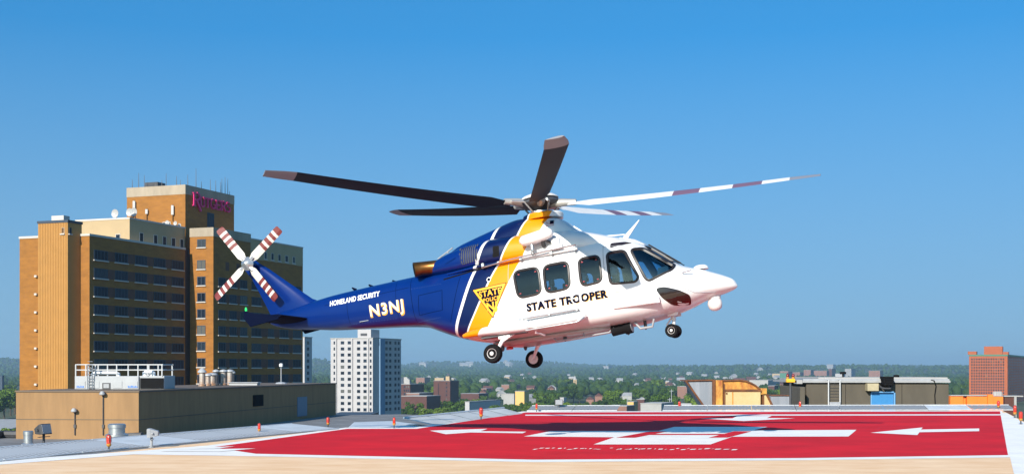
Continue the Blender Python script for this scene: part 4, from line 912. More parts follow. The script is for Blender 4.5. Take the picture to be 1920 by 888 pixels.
def livery():
    m = bpy.data.materials.new('livery_paint'); m.use_nodes = True
    n = m.node_tree.nodes; l = m.node_tree.links; b = n['Principled BSDF']
    tc = n.new('ShaderNodeTexCoord'); sp = n.new('ShaderNodeSeparateXYZ'); l.new(tc.outputs['Object'], sp.inputs[0])
    def math_(op, a, c, d=None):
        q = n.new('ShaderNodeMath'); q.operation = op
        for i, v in enumerate((a, c, d)):
            if v is None: continue
            if isinstance(v, (int, float)): q.inputs[i].default_value = v
            else: l.new(v, q.inputs[i])
        return q.outputs[0]
    X, Z = sp.outputs['X'], sp.outputs['Z']
    t = math_('MULTIPLY_ADD', Z, -0.655, X)           # band coordinate
    curl = math_('MULTIPLY', math_('POWER', math_('MAXIMUM', math_('SUBTRACT', .75, Z), 0.0), 2.0), -.12)
    t = math_('SUBTRACT', t, curl)
    s = math_('MULTIPLY_ADD', Z, -0.505, X)
    white, yel, navy, blue = (.70, .69, .69, 1), (.80, .26, .002, 1), (.002, .009, .06, 1), (.0002, .017, .135, 1)
    def rgb(c): q = n.new('ShaderNodeRGB'); q.outputs[0].default_value = c; return q.outputs[0]
    def mix(f, a, c):
        q = n.new('ShaderNodeMix'); q.data_type = 'RGBA'; l.new(f, q.inputs[0])
        l.new(a, q.inputs[6]); l.new(c, q.inputs[7]); return q.outputs[2]
    c = mix(math_('GREATER_THAN', s, -2.50), rgb(blue), rgb(navy))
    inst = math_('MULTIPLY', math_('GREATER_THAN', s, -2.535), math_('LESS_THAN', s, -2.445))
    c = mix(inst, c, rgb(white))
    c = mix(math_('GREATER_THAN', t, -2.165), c, rgb(white)); c = mix(math_('GREATER_THAN', t, -2.115), c, rgb(yel))
    c = mix(math_('GREATER_THAN', t, -1.555), c, rgb(white))
    # belly grime, coloured grey-green to cancel red light bounced off the deck
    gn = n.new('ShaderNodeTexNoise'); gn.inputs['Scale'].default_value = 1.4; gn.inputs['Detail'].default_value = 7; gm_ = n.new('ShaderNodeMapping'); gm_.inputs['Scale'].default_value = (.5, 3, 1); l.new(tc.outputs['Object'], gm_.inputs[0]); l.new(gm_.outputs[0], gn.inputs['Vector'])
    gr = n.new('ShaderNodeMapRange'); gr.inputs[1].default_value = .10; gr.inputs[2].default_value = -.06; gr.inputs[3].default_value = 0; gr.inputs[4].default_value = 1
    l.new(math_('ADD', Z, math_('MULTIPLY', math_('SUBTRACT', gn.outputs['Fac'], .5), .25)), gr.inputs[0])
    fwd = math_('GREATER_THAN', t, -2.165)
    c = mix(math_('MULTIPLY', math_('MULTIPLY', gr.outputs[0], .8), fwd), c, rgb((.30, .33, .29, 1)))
    # faint dirt and panel tone
    nz = n.new('ShaderNodeTexNoise'); nz.inputs['Scale'].default_value = 2.2; nz.inputs['Detail'].default_value = 8; l.new(tc.outputs['Object'], nz.inputs['Vector'])
    rp = n.new('ShaderNodeMapRange'); rp.inputs[1].default_value = .35; rp.inputs[2].default_value = .7; rp.inputs[3].default_value = .93; rp.inputs[4].default_value = 1.0; l.new(nz.outputs['Fac'], rp.inputs[0])
    mu = n.new('ShaderNodeMix'); mu.data_type = 'RGBA'; mu.blend_type = 'MULTIPLY'; mu.inputs[0].default_value = 1; l.new(c, mu.inputs[6]); l.new(rp.outputs[0], mu.inputs[7])
    l.new(mu.outputs[2], b.inputs['Base Color'])
    b.inputs['Roughness'].default_value = .3; b.inputs['Specular IOR Level'].default_value = .22; b.inputs['Coat Weight'].default_value = .3; b.inputs['Coat Roughness'].default_value = .03
    bp = n.new('ShaderNodeBump'); bp.inputs['Strength'].default_value = .05; bp.inputs['Distance'].default_value = .05; nb = n.new('ShaderNodeTexNoise'); nb.inputs['Scale'].default_value = 1.6
    l.new(tc.outputs['Object'], nb.inputs['Vector']); l.new(nb.outputs['Fac'], bp.inputs['Height']); l.new(bp.outputs[0], b.inputs['Normal'])
    return m
M['livery'] = livery()
def section(x, zt, zb, hw, zm, nt_, nb_, N=48, y0=0.0):
    ring = []
    for k in range(N):
        a = 2*math.pi*k/N; c, s = math.cos(a), math.sin(a)
        e = nt_ if s >= 0 else nb_; h = (zt-zm) if s >= 0 else (zm-zb)
        ring.append(Vector((x, y0 + hw*math.copysign(abs(c)**(2/e), c), zm + h*math.copysign(abs(s)**(2/e), s))))
    return ring
def spline(st, sub=4):
    out = []
    for i in range(len(st)-1):
        p0, p1, p2, p3 = st[max(i-1, 0)], st[i], st[i+1], st[min(i+2, len(st)-1)]
        for k in range(sub):
            t = k/sub; q = []
            for a, b_, c, d in zip(p0, p1, p2, p3):
                m1 = (c-a)*.5; m2 = (d-b_)*.5
                q.append((2*t**3-3*t*t+1)*b_+(t**3-2*t*t+t)*m1+(-2*t**3+3*t*t)*c+(t**3-t*t)*m2)
            out.append(q)
    out.append(list(st[-1])); return out
HULL = [ # x, top, bottom, half width, widest z, exponent top, exponent bottom
 (4.68, .50, .45, .03, .475, 2, 2), (4.60, .64, .40, .17, .50, 2, 2), (4.40, .76, .345, .32, .53, 2.1, 2.1), (4.15, .88, .30, .45, .54, 2.2, 2.2), (3.90, .99, .25, .57, .55, 2.3, 2.3),
 (3.50, 1.13, .13, .74, .56, 2.4, 2.6), (3.25, 1.29, .07, .83, .60, 2.6, 2.9), (3.00, 1.50, .02, .90, .65, 2.8, 3.2), (2.65, 1.77, -.03, .98, .68, 3.0, 3.6), (2.30, 1.96, -.06, 1.05, .70, 3.1, 4),
 (1.9, 2.07, -.08, 1.09, .70, 3.3, 4.2), (1.0, 2.10, -.08, 1.11, .70, 3.6, 4.4), (0, 2.10, -.08, 1.11, .70, 3.8, 4.4), (-.8, 2.10, -.07, 1.11, .70, 3.8, 4.4), (-1.4, 2.09, -.02, 1.09, .72, 3.6, 4.2), (-2.0, 2.07, .10, 1.02, .85, 3.3, 3.8),
 (-2.5, 2.06, .27, .92, 1.0, 3.1, 3.4), (-3.0, 2.05, .50, .79, 1.15, 2.9, 3.0), (-3.4, 2.05, .68, .67, 1.25, 2.8, 2.8), (-4.0, 2.04, .79, .56, 1.35, 2.6, 2.6), (-5.0, 2.01, .90, .46, 1.4, 2.4, 2.4), (-6.0, 1.96, 1.01, .38, 1.45, 2.3, 2.3),
 (-6.6, 1.90, 1.11, .33, 1.48, 2.2, 2.2), (-7.2, 1.82, 1.21, .28, 1.5, 2.1, 2.1), (-7.8, 1.74, 1.36, .2, 1.55, 2, 2), (-8.05, 1.68, 1.48, .1, 1.58, 2, 2)]
HS = spline(HULL, 4)
hb = MB(); hb.loft([section(*s) for s in HS])
hull = hb.build('fuselage', [M['livery'], M['interior']], heli, smooth=50)
def mesh_bvh(o):
    b = bmesh.new(); b.from_mesh(o.data); t = BVHTree.FromBMesh(b); b.free(); return t
HB = mesh_bvh(hull)
def side_y(x, z, sgn=-1, tree=None):
    h = (tree or HB).ray_cast(Vector((x, sgn*4, z)), Vector((0, -sgn, 0)))
    return (h[0], h[1]) if h[0] is not None else (None, None)
def front_x(y, z):
    h = HB.ray_cast(Vector((8, y, z)), Vector((-1, 0, 0))); return (h[0], h[1]) if h[0] is not None else (None, None)
def rounded(poly, r, seg=5):
    out = []; n = len(poly)
    for i in range(n):
        p, a, c = Vector(poly[i]), Vector(poly[i-1]), Vector(poly[(i+1) % n])
        da, dc = (a-p), (c-p); la, lc = da.length, dc.length; rr_ = min(r, la*.45, lc*.45); A = p+da.normalized()*rr_; C_ = p+dc.normalized()*rr_
        for k in range(seg+1):
            t = k/seg; out.append((A*(1-t)**2 + p*2*t*(1-t) + C_*t*t))
    fine = []
    for i in range(len(out)):
        a, c = out[i], out[(i+1) % len(out)]; m = max(1, int((c-a).length/.12))
        for k in range(m): fine.append(a.lerp(c, k/m))
    return fine
def offset_poly(poly, d):
    n = len(poly); ar = sum(poly[i].x*poly[(i+1) % n].y-poly[(i+1) % n].x*poly[i].y for i in range(n)); s = 1 if ar > 0 else -1; out = []
    for i in range(n):
        t = (poly[(i+1) % n]-poly[i-1]).normalized(); out.append(poly[i]+Vector((t.y, -t.x))*d*s)
    return out
def patch(poly, off, sgn=-1, cast='side', rings=5, tree=None):
    """conforming skin patch over a convex outline (vertices of concentric rings dropped on the hull)"""
    c = sum(poly, Vector((0, 0)))/len(poly); b = MB(); n = len(poly); vs = []
    def drop(q):
        if cast == 'side': h, nn = side_y(q.x, q.y, sgn, tree); alt = Vector((q.x, sgn*.6, q.y))
        else: h, nn = front_x(q.x, q.y); alt = Vector((2.8, q.x, q.y))
        if h is None: return alt
        return h + nn*off
    for k in range(rings):
        f = 1-k/rings
        vs += [drop(c+(p-c)*f) for p in poly]
    vs.append(drop(c)); fs = []
    for k in range(rings-1):
        for i in range(n): fs.append((k*n+i, k*n+(i+1) % n, (k+1)*n+(i+1) % n, (k+1)*n+i))
    o = (rings-1)*n
    for i in range(n): fs.append((o+i, o+(i+1) % n, len(vs)-1))
    b.add(vs, fs); return b
def ring_strip(outer, inner, off, sgn=-1, cast='side', tree=None, th=.012):
    b = MB(); n = len(outer); vs = []
    for o_, P in ((off, outer), (off+th, [a.lerp(c, .25) for a, c in zip(outer, inner)]), (off+th, [a.lerp(c, .75) for a, c in zip(outer, inner)]), (off-.03, inner)):
        for q in P:
            h, nn = side_y(q.x, q.y, sgn, tree) if cast == 'side' else front_x(q.x, q.y)
            vs.append(h+nn*o_ if h is not None else Vector((q.x, sgn*.6, q.y)))
    fs = []
    for k in range(3):
        for i in range(n): fs.append((k*n+i, k*n+(i+1) % n, (k+1)*n+(i+1) % n, (k+1)*n+i))
    b.add(vs, fs); return b
WIN = {'w1': rounded([(-.52, 1.55), (.10, 1.56), (.12, .93), (-.46, .90)], .16), 'w2': rounded([(.26, 1.56), (.87, 1.57), (.86, .94), (.27, .91)], .16), 'w3': rounded([(1.16, 1.58), (1.65, 1.59), (1.67, .97), (1.18, .93)], .14),
       'door': rounded([(1.87, 1.62), (2.26, 1.62), (2.54, .93), (2.47, .84), (1.89, .87)], .10), 'quarter': rounded([(2.43, 1.63), (2.66, 1.64), (3.34, 1.12), (3.30, 1.02), (2.80, .82), (2.73, .86)], .07)}
SHIELD = {1: rounded([(.05, 1.27), (.60, 1.24), (.56, 1.50), (.46, 1.70), (.05, 1.74)], .05)}
SHIELD[-1] = [Vector((-p.x, p.y)) for p in SHIELD[1]][::-1]
cut = MB()
inset = [(s[0], s[1]-.07, s[2]+.10, s[3]-.06, s[4], s[5], s[6]) for s in HS if -.95 < s[0] < 3.32]
inner = MB(); inner.loft([section(*s) for s in inset], 1)
for k, P in WIN.items(): xz_prism(cut, [(p.x, p.y) for p in P], -1.6, 1.6, 1)
for sg_, P in SHIELD.items():
    n_ = len(P); vs = [(2.35, p.x, p.y) for p in P]+[(4.2, p.x, p.y) for p in P]
    cut.add(vs, [tuple(range(n_)), tuple(range(2*n_-1, n_-1, -1))]+[(i, n_+i, n_+(i+1) % n_, (i+1) % n_) for i in range(n_)], 1)
def apply_bool(o, cutter_mb):
    c = cutter_mb.build('cutter', [M['livery'], M['interior']], None); c.matrix_world = HM; c.matrix_basis = HM
    md = o.modifiers.new('b', 'BOOLEAN'); md.operation = 'DIFFERENCE'; md.solver = 'EXACT'; md.object = c
    if len(cutter_mb.f) > 200: pass
    md.use_self = True
    bpy.context.view_layer.update(); dg = bpy.context.evaluated_depsgraph_get()
    me = bpy.data.meshes.new_from_object(o.evaluated_get(dg)); o.modifiers.clear(); old = o.data; o.data = me; bpy.data.objects.remove(c); bpy.data.meshes.remove(old)
apply_bool(hull, inner); apply_bool(hull, cut)
hull.data.name = 'fuselage'
for p in hull.data.polygons: p.use_smooth = True
hull.data.set_sharp_from_angle(angle=rad(40))
M['seal'] = mat('window_seal', (.018, .014, .014), .45)
def glazed(P, name, cast, sgn, gm, w=.045):
    f = ring_strip(offset_poly(P, w), offset_poly(P, -.02), .003, sgn, cast).build(name, M['seal'], heli, smooth=50)
    patch(offset_poly(P, .005), -.02, sgn, cast).build('pane', gm, f, smooth=60)
for sgn in (-1, 1):
    for k, P in WIN.items(): glazed(P, 'window' if k in ('w1', 'w2', 'w3') else ('door_window' if k == 'door' else 'quarter_window'), 'side', sgn, M['cglass'] if k == 'quarter' else M['glass'])
for sg_, P in SHIELD.items(): glazed(P, 'windscreen', 'front', sg_, M['cglass'], .03)
chin = rounded([(2.90, .60), (3.10, .62), (3.42, .50), (3.66, .35), (3.60, .16), (3.22, .16), (3.02, .36)], .09)
for sgn in (-1, 1): patch(chin, .006, sgn).build('chin_window', M['chinglass'], heli, smooth=60)
# roof window above the cockpit
roofw = [Vector(p) for p in ((1.92, 1.80), (2.1, 1.86), (2.62, 1.76), (2.40, 1.80), (1.95, 1.74))]
roofw = rounded([(1.93, 1.87), (2.25, 1.87), (2.42, 1.81), (2.2, 1.78), (1.93, 1.74)], .04)
for sgn in (-1, 1): patch(roofw, .006, sgn, rings=3).build('roof_window', M['chinglass'], heli, smooth=60)
# red latch marks at the window corners
lat = MB(); latm = mat('red_latch', (.30, .02, .03), .5)
for k in ('w1', 'w2', 'w3'):
    P = WIN[k]; c = sum(P, Vector((0, 0)))/len(P)
    for dx, dz in ((-.22, .24), (.22, .24), (.22, -.24), (-.22, -.24)):
        q = c+Vector((dx*(.8 if k == 'w3' else 1), dz)); h, nn = side_y(q.x, q.y, -1); h = h - nn*.028 if False else h + nn*(-.012)
        lat = MB(); lat.box((h.x-.022, h.y-.004, h.z-.012), (h.x+.022, h.y, h.z+.012)); lat.build('window_latch', latm, heli)

# upper deck: cowling and mast fairing
COWL = [(2.25, 1.99, 1.75, .40, 1.86, 2.5, 2), (2.0, 2.08, 1.75, .66, 1.88, 2.5, 2), (1.4, 2.30, 1.75, .82, 1.95, 2.6, 2.4), (.9, 2.44, 1.75, .90, 2.0, 2.8, 2.6), (.3, 2.50, 1.75, .94, 2.05, 3.0, 2.8), (-.5, 2.56, 1.75, .98, 2.1, 3.1, 2.8), (-1.2, 2.58, 1.76, 1.00, 2.12, 3.0, 2.8),
        (-1.9, 2.54, 1.78, .98, 2.1, 2.8, 2.8), (-2.35, 2.46, 1.80, .90, 2.08, 2.6, 2.6), (-2.75, 2.34, 1.84, .80, 2.06, 2.5, 2.5), (-3.1, 2.22, 1.88, .66, 2.03, 2.3, 2.3), (-3.45, 2.10, 1.92, .45, 2.0, 2.2, 2.2)]
cb = MB(); cb.loft([section(*s, N=40) for s in spline(COWL, 4)]); cowl = cb.build('engine_cowling', M['livery'], heli, smooth=50); CB = mesh_bvh(cowl)
FAIR = [(1.15, 2.38, 2.1, .30, 2.3, 2.2, 2), (.92, 2.52, 2.1, .42, 2.3, 2.3, 2), (.65, 2.76, 2.1, .50, 2.35, 2.5, 2), (.42, 2.88, 2.1, .56, 2.4, 2.8, 2), (0, 2.95, 2.1, .60, 2.4, 3.0, 2), (-.45, 3.0, 2.1, .60, 2.4, 3.0, 2), (-.75, 2.98, 2.1, .58, 2.4, 2.8, 2), (-1.2, 2.88, 2.1, .54, 2.4, 2.6, 2), (-1.75, 2.76, 2.1, .46, 2.35, 2.4, 2), (-2.3, 2.62, 2.1, .36, 2.3, 2.2, 2), (-2.7, 2.42, 2.1, .2, 2.25, 2, 2)]
fb_ = MB(); fb_.loft([section(*s, N=36) for s in spline(FAIR, 4)]); fair = fb_.build('mast_fairing', M['livery'], heli, smooth=50); FB = mesh_bvh(fair)
b = MB(); b.lathe([(.50, 2.90), (.52, 3.0), (.50, 3.035), (.30, 3.05)], (.06, 0, 0), seg=32); 
o = b.build('mast_collar', M['livery'], heli, smooth=40)
# white upper nose deck step and cockpit brow
b = MB(); b.loft([section(2.62, 1.84, 1.76, .30, 1.80, 2, 2), section(2.4, 1.98, 1.84, .42, 1.92, 2, 2), section(2.05, 2.10, 1.92, .46, 2.0, 2, 2)]); b.build('cockpit_brow', M['white'], heli, smooth=60)
# engine intake with its dark recess painted as a black patch, grille
def cowl_patch(poly, name, m, off=.006, r=.03, tree=None, rings=3): 
    for sgn in (-1, 1): patch(rounded(poly, r, 3), off, sgn, rings=rings, tree=tree or CB).build(name, m, heli, smooth=60)
cowl_patch([(-1.02, 2.30), (-.86, 2.28), (-.88, 2.02), (-1.06, 2.02)], 'engine_intake', M['black'])
cowl_patch([(-1.98, 2.42), (-1.42, 2.44), (-1.46, 2.02), (-1.90, 1.98)], 'exhaust_grille', M['interior'])
for sgn in (-1, 1):
    for k in range(9):
        x = -1.93+.06*k; gb = MB(); pts = []
        for q in range(8):
            z = 2.0+.42*q/7; h, nn = side_y(x + .03*(q/7), z, sgn, CB)
            if h is not None: pts.append(h+nn*.012)
        gb.tube(pts, .013, 5); gb.build('grille_slat', M['livery'], heli)
cowl_patch([(-2.42, 2.30), (-2.20, 2.34), (-2.05, 2.18), (-2.38, 2.08)], 'scoop', M['livery'], off=.02)
# ledge along the cowling joint
for sgn in (-1, 1):
    b = MB(); pts = [(x, sgn*(1.02 if x > -1.4 else 1.02-.25*(-1.4-x)), 1.86-.02*max(0, -x-1.5)) for x in (1.15, .6, 0, -.6, -1.2, -1.6, -2.0, -2.4)]
    b.tube(pts, .035, 8); b.build('door_rail', M['livery'], heli, smooth=50)
    b = MB(); b.tube([(-1.35, sgn*1.06, 1.80), (-.6, sgn*1.13, 1.86), (.2, sgn*1.14, 1.90), (1.15, sgn*1.12, 1.94)], .018, 6)
    for x in (-1.3, -.3, .5, 1.1): b.box((x-.03, sgn*1.04-.08, 1.82), (x+.03, sgn*1.04+.08, 1.90))
    b.build('upper_rail', M['steel'], heli)
# exhausts
for sgn in (-1, 1):
    b = MB(); pts = [(-2.55, sgn*.58, 2.10), (-2.85, sgn*.64, 2.11), (-3.1, sgn*.72, 2.12), (-3.28, sgn*.82, 2.10)]
    b.tube(pts, [.17, .175, .17, .19], 18); ex = b.build('exhaust_pipe', M['bronze'], heli, smooth=50)
    b = MB(); d = (Vector(pts[3])-Vector(pts[2])).normalized(); b.tube([Vector(pts[3])+d*.004, Vector(pts[3])+d*.008], .165, 18); b.build('exhaust_mouth', M['black'], ex)
# fin
def fin_ring(x0, z0, x1, z1, th, n=12):
    """horizontal-ish aerofoil slice from leading (x0,z0) to trailing (x1,z1)"""
    r = []
    for k in range(2*n):
        t = k/n if k < n else 2-k/n; s = -1 if k < n else 1
        y = s*th*math.sqrt(max(t, 0))*(1-t)*2.0 if 0 < t < 1 else 0
        r.append(Vector((x0+(x1-x0)*t, y, z0+(z1-z0)*t)))
    return r
b = MB(); b.loft([fin_ring(-6.35, 1.80, -8.05, 1.50, .20), fin_ring(-6.72, 1.98, -8.02, 1.66, .17), fin_ring(-7.05, 2.25, -8.14, 1.95, .14), fin_ring(-7.5, 2.62, -8.32, 2.36, .12), fin_ring(-7.95, 3.0, -8.52, 2.80, .11), fin_ring(-8.25, 3.22, -8.72, 3.1, .10), fin_ring(-8.38, 3.33, -8.74, 3.26, .06)])
b.build('tail_fin', M['livery'], heli, smooth=50)
b = MB(); b.loft([fin_ring(-6.5, 1.20, -8.05, 1.48, .1), fin_ring(-6.9, .98, -7.9, 1.38, .05)]) if False else None
# stabiliser
def stab_ring(y, x0, x1, z, th, n=10):
    r = []
    for k in range(2*n):
        t = k/n if k < n else 2-k/n; s = 1 if k < n else -1
        r.append(Vector((x0+(x1-x0)*t, y, z+(s*th*math.sqrt(max(t, 0))*(1-t)*2.0 if 0 < t < 1 else 0))))
    return r
M['stab'] = mat('stabiliser_navy', (.0015, .004, .018), .8, spec=.05)
b = MB(); b.loft([stab_ring(y, -6.72-.12*abs(y), -7.72-.05*abs(y), 1.42+.02*abs(y), .07) for y in (-1.42, -.7, 0, .7, 1.42)]); b.build('stabiliser', M['stab'], heli, smooth=50)
for sgn in (-1, 1):
    b = MB(); b.loft([[Vector((p.x, sgn*(1.42+dy), p.z)) for p in fin_ring(-6.9+dx, z, -7.95+dx*.3, z, 0.0)] for dx, z, dy in ()]) if False else None
    q = [(-6.95, 1.36), (-7.85, 1.28), (-8.02, 1.52), (-8.0, 1.74), (-7.72, 1.62), (-7.2, 1.50)]
    b = MB(); xz_prism(b, q, sgn*1.40, sgn*1.45); b.build('stabiliser_endplate', M['stab'], heli, bevel=.01)
    b = MB(); b.lathe([(.03, -.05), (.035, 0), (.02, .05)], (-7.93, sgn*1.43, 1.76), seg=8); b.build('position_light', mat('green_lamp', (.03, .6, .15), .2), heli)
# tail rotor on the right side
TH = Vector((-8.37, -.34, 3.17))
tr = MB(); tr.lathe([(.10, 0), (.10, .22)], (TH.x, TH.y, TH.z), axis='y', seg=16); trm = tr.build('tail_rotor_gearbox', M['livery'], heli, smooth=40)
tb = MB(); tb.lathe([(.06, .0), (.17, -.03), (.19, -.08), (.12, -.14), (.05, -.20), (.01, -.21)], tuple(TH), axis='y', seg=20); th_ = tb.build('tail_rotor_hub', M['steel'], heli, smooth=40)
M['tailblade'] = mat('tail_blade_pale', (.58, .55, .50), .45); M['maroon'] = mat('blade_maroon', (.16, .025, .022), .5)
for k in range(4):
    a = rad(35 + 90*k); ca, sa = math.cos(a), math.sin(a); b = MB()
    def tp(r, c, y): return Vector((TH.x + ca*r - sa*c, TH.y - .07 + y, TH.z + sa*r + ca*c))
    rs = [.16, .30, .62, .72, .80, .92, 1.0, 1.10, 1.18, 1.30, 1.35]; ban = [0, 0, 1, 0, 1, 0, 1, 0, 1, 1]
    for i in range(len(rs)-1):
        r0, r1 = rs[i], rs[i+1]; w0, w1 = (.06 if r0 < .2 else .115), (.115 if r1 < 1.34 else .09)
        def rg(r, w): return [tp(r, -w, .03), tp(r, -w*.3, -.012), tp(r, w, -.03), tp(r, -w*.2, .02)]
        b.loft([rg(r0, w0), rg(r1, w1)], ban[i], cap=(i in (0, len(rs)-2)))
    b.build('tail_rotor_blade', [M['tailblade'], M['maroon']], heli)
    b = MB(); b.tube([tp(.05, 0, 0), tp(.26, 0, 0)], .05, 8); b.build('blade_grip', M['steel'], heli)
# main rotor
HUB = Vector((0, 0, 3.3))
b = MB(); b.lathe([(.13, 2.98), (.13, 3.15), (.2, 3.18), (.32, 3.24), (.45, 3.27), (.52, 3.33), (.50, 3.40), (.3, 3.44)], seg=28); b.build('rotor_hub', M['darkgrey'], heli, smooth=40)
b = MB(); b.lathe([(.50, 3.44), (.49, 3.47), (.40, 3.53), (.25, 3.58), (.1, 3.60), (.01, 3.602)], seg=28); b.build('hub_cap', mat('hub_cap_pale', (.62, .59, .56), .4, var=.08), heli, smooth=50)
b = MB(); b.lathe([(.2, 3.04), (.3, 3.07), (.3, 3.12), (.2, 3.14)], seg=20); b.build('swashplate', M['steel'], heli, smooth=40)
M['blade_top'] = mat('blade_top_white', (.66, .64, .62), .5, var=.05); M['blade_under'] = mat('blade_under_black', (.009, .019, .034), .7, spec=.2); M['blade_band'] = mat('blade_purple_band', (.16, .085, .13), .5); M['blade_tip'] = mat('blade_tip_grey', (.20, .21, .25), .6)
LA = [-87, -159, -15, 57, 129]
R3 = HM.to_3x3()
for wa in LA:
    # world bearing of the blade brought into the machine's frame
    # (the disc is flown level while the body is pitched up)
    er = R3.inverted() @ Vector((math.cos(rad(wa)), math.sin(rad(wa)), 0)); zu = R3.inverted() @ Vector((0, 0, 1)); et = zu.cross(er)   # et: direction of rotation (leading edge)
    st = [.75, 1.0, 1.35, 1.7, 2.4, 3.0, 3.4, 4.05, 4.85, 5.55, 6.2, 6.5, 6.8, 6.92]
    def bring(r):
        ch = .26 if r < 1.2 else .54; ch = ch*(1-.25*max(0, r-6.4)/.5); tw = rad(25-1.7*r); z = .045*r + .0042*r*r; sw = -.22*max(0, r-6.3)
        out = []; n = 9
        for k in range(2*n):
            t = k/n if k < n else 2-k/n; s = 1 if k < n else -1
            y = s*.05*ch*math.sqrt(max(t, 0))*(1-t)*2.6 if 0 < t < 1 else 0
            c = ch*(.28-t)+sw
            out.append(HUB+er*r+et*(c*math.cos(tw)-y*math.sin(tw))+zu*(z+y*math.cos(tw)+c*math.sin(tw)))
        return out
    b = MB(); n2 = 18
    R_ = [bring(r) for r in st]
    vs = [v for q in R_ for v in q]
    o0 = len(b.v); b.add(vs, [])
    for i in range(len(st)-1):
        rm = (st[i]+st[i+1])/2
        band_ = 2 if (3.4 < rm < 4.05 or 4.85 < rm < 5.55) else (3 if rm > 6.2 else 0)
        for k in range(n2):
            top = k < n2//2
            b.f.append((i*n2+k, i*n2+(k+1) % n2, (i+1)*n2+(k+1) % n2, (i+1)*n2+k)); b.m.append(band_ if top else (1 if rm < 6.2 else 3))
    b.f.append(tuple(range(n2))); b.m.append(1); b.f.append(tuple((len(st)-1)*n2+k for k in range(n2-1, -1, -1))); b.m.append(3)
    bl_ = b.build('rotor_blade', [M['blade_top'], M['blade_under'], M['blade_band'], M['blade_tip']], heli, smooth=40)
    b = MB(); b.tube([HUB+er*.3+Vector((0, 0, .04)), HUB+er*.6+Vector((0, 0, .05)), HUB+er*.95+Vector((0, 0, .055))], [.11, .10, .075], 10); b.build('blade_grip', mat('grip_pale', (.42, .40, .37), .4, metal=.4), bl_, smooth=40)
    b = MB(); b.tube([HUB+er*.28+et*.16+Vector((0, 0, -.2)), HUB+er*.5+et*.2+Vector((0, 0, .05))], .025, 6); b.tube([HUB+er*.5+et*.2+Vector((0, 0, .05)), HUB+er*.8+et*.12+Vector((0, 0, .05))], .035, 6); b.build('pitch_link', M['steel'], bl_)
# sponsons and floats
for sgn in (-1, 1):
    b = MB(); ss = [(-1.98, .22, .12, .10, .17), (-1.8, .27, .09, .22, .18), (-1.4, .30, .07, .28, .19), (-.9, .33, .04, .30, .19), (-.5, .34, .02, .27, .18), (-.30, .32, .03, .20, .17), (-.22, .26, .08, .08, .17)]
    b.loft([section(x, zt, zb, hw, zm, 2.4, 2.4, 20, y0=sgn*1.18) for x, zt, zb, hw, zm in ss]); b.build('sponson', M['livery'], heli, smooth=50)
    b = MB(); b.tube([(-.24, sgn*1.24, .17), (-.1, sgn*1.24, .17), (.5, sgn*1.24, .18), (1.08, sgn*1.23, .19), (1.20, sgn*1.2, .19)], [.08, .115, .115, .115, .05], 16); b.build('float_bag', M['white'], heli, smooth=50)
    b = MB(); b.tube([(-.3, sgn*1.34, .05), (1.0, sgn*1.34, .06), (1.16, sgn*1.30, .13), (1.2, sgn*1.16, .22)], .02, 8); b.build('step_rail', M['steel'], heli, smooth=50)
    b = MB(); b.tube([(-.5, sgn*1.2, .36), (1.05, sgn*1.18, .38)], .022, 8)
    for x in (-.4, .3, 1.0): b.box((x-.02, sgn*1.15-.07, .34), (x+.02, sgn*1.15+.07, .39))
    b.build('lower_door_rail', M['steel'], heli)
    b = MB(); b.loft([section(x, .43, .24, w, .34, 4, 4, 16, y0=sgn*1.0) for x, w in ((1.88, .10), (1.9, .13), (2.7, .10), (2.95, .04), (2.99, .01))]); b.build('side_bin', M['white'], heli, smooth=40)
# belly details
b = MB(); b.loft([section(x, .0, zb, hw, -.08, 3, 3, 20) for x, zb, hw in ((1.6, -.10, .3), (1.3, -.16, .6), (.2, -.18, .75), (-1.0, -.18, .75), (-1.5, -.10, .5))]); b.build('belly_fairing', M['livery'], heli, smooth=50)
for x, y, s in ((-1.3, -.4, .06), (-.9, .2, .05), (.4, -.5, .05), (1.8, .3, .05), (2.4, -.3, .04)):
    b = MB(); b.lathe([(s, -.05), (s, -.2), (s*.7, -.25), (.01, -.27)], (x, y, 0), seg=8); b.build('drain_mast', M['darkgrey'], heli)
b = MB(); b.lathe([(.09, -.26), (.09, -.22), (.07, -.19)], (-1.05, -.55, 0), seg=12); b.build('anticollision_light', M['redglass'], heli, smooth=40)
b = MB(); b.tube([(.1, -.55, -.14), (.2, -.55, -.24), (1.55, -.55, -.22), (1.68, -.55, -.12)], .022, 8); b.tube([(.9, -.55, -.14), (.9, -.55, -.22)], .02, 6); b.build('cable_guard', M['grey'], heli, smooth=50)
b = MB(); b.tube([(2.2, -.5, -.08), (2.32, -.5, -.24), (2.62, -.5, -.24), (2.68, -.5, -.06)], .03, 8); b.build('boarding_step', M['grey'], heli, smooth=50)
SLc = (1.86, -.45, -.17)
b = MB(); b.tube([(1.60, -.45, -.19), (1.95, -.45, -.16)], .135, 16); b.build('searchlight', M['black'], heli, smooth=40)
b = MB(); b.tube([(1.93, -.45, -.162), (2.10, -.45, -.148)], .165, 18); b.box((1.72, -.5, -.08), (1.9, -.4, .02)); b.build('searchlight_rim', M['black'], heli, smooth=40)
b = MB(); b.tube([(2.101, -.45, -.148), (2.108, -.45, -.1475)], .14, 18); b.build('searchlight_lens', M['grey'], heli)
b = MB(); b.tube([(4.10, 0, .36), (4.09, 0, .24)], [.17, .15], 16); b.build('camera_mount', M['white'], heli, smooth=40)
b = MB(); b.lathe([(.001, -.05), (.09, -.03), (.15, .02), (.175, .11), (.16, .2), (.12, .26)], (4.09, 0, 0), seg=24); b.build('camera_ball', mat('ball_pale', (.66, .63, .61), .4), heli, smooth=60)
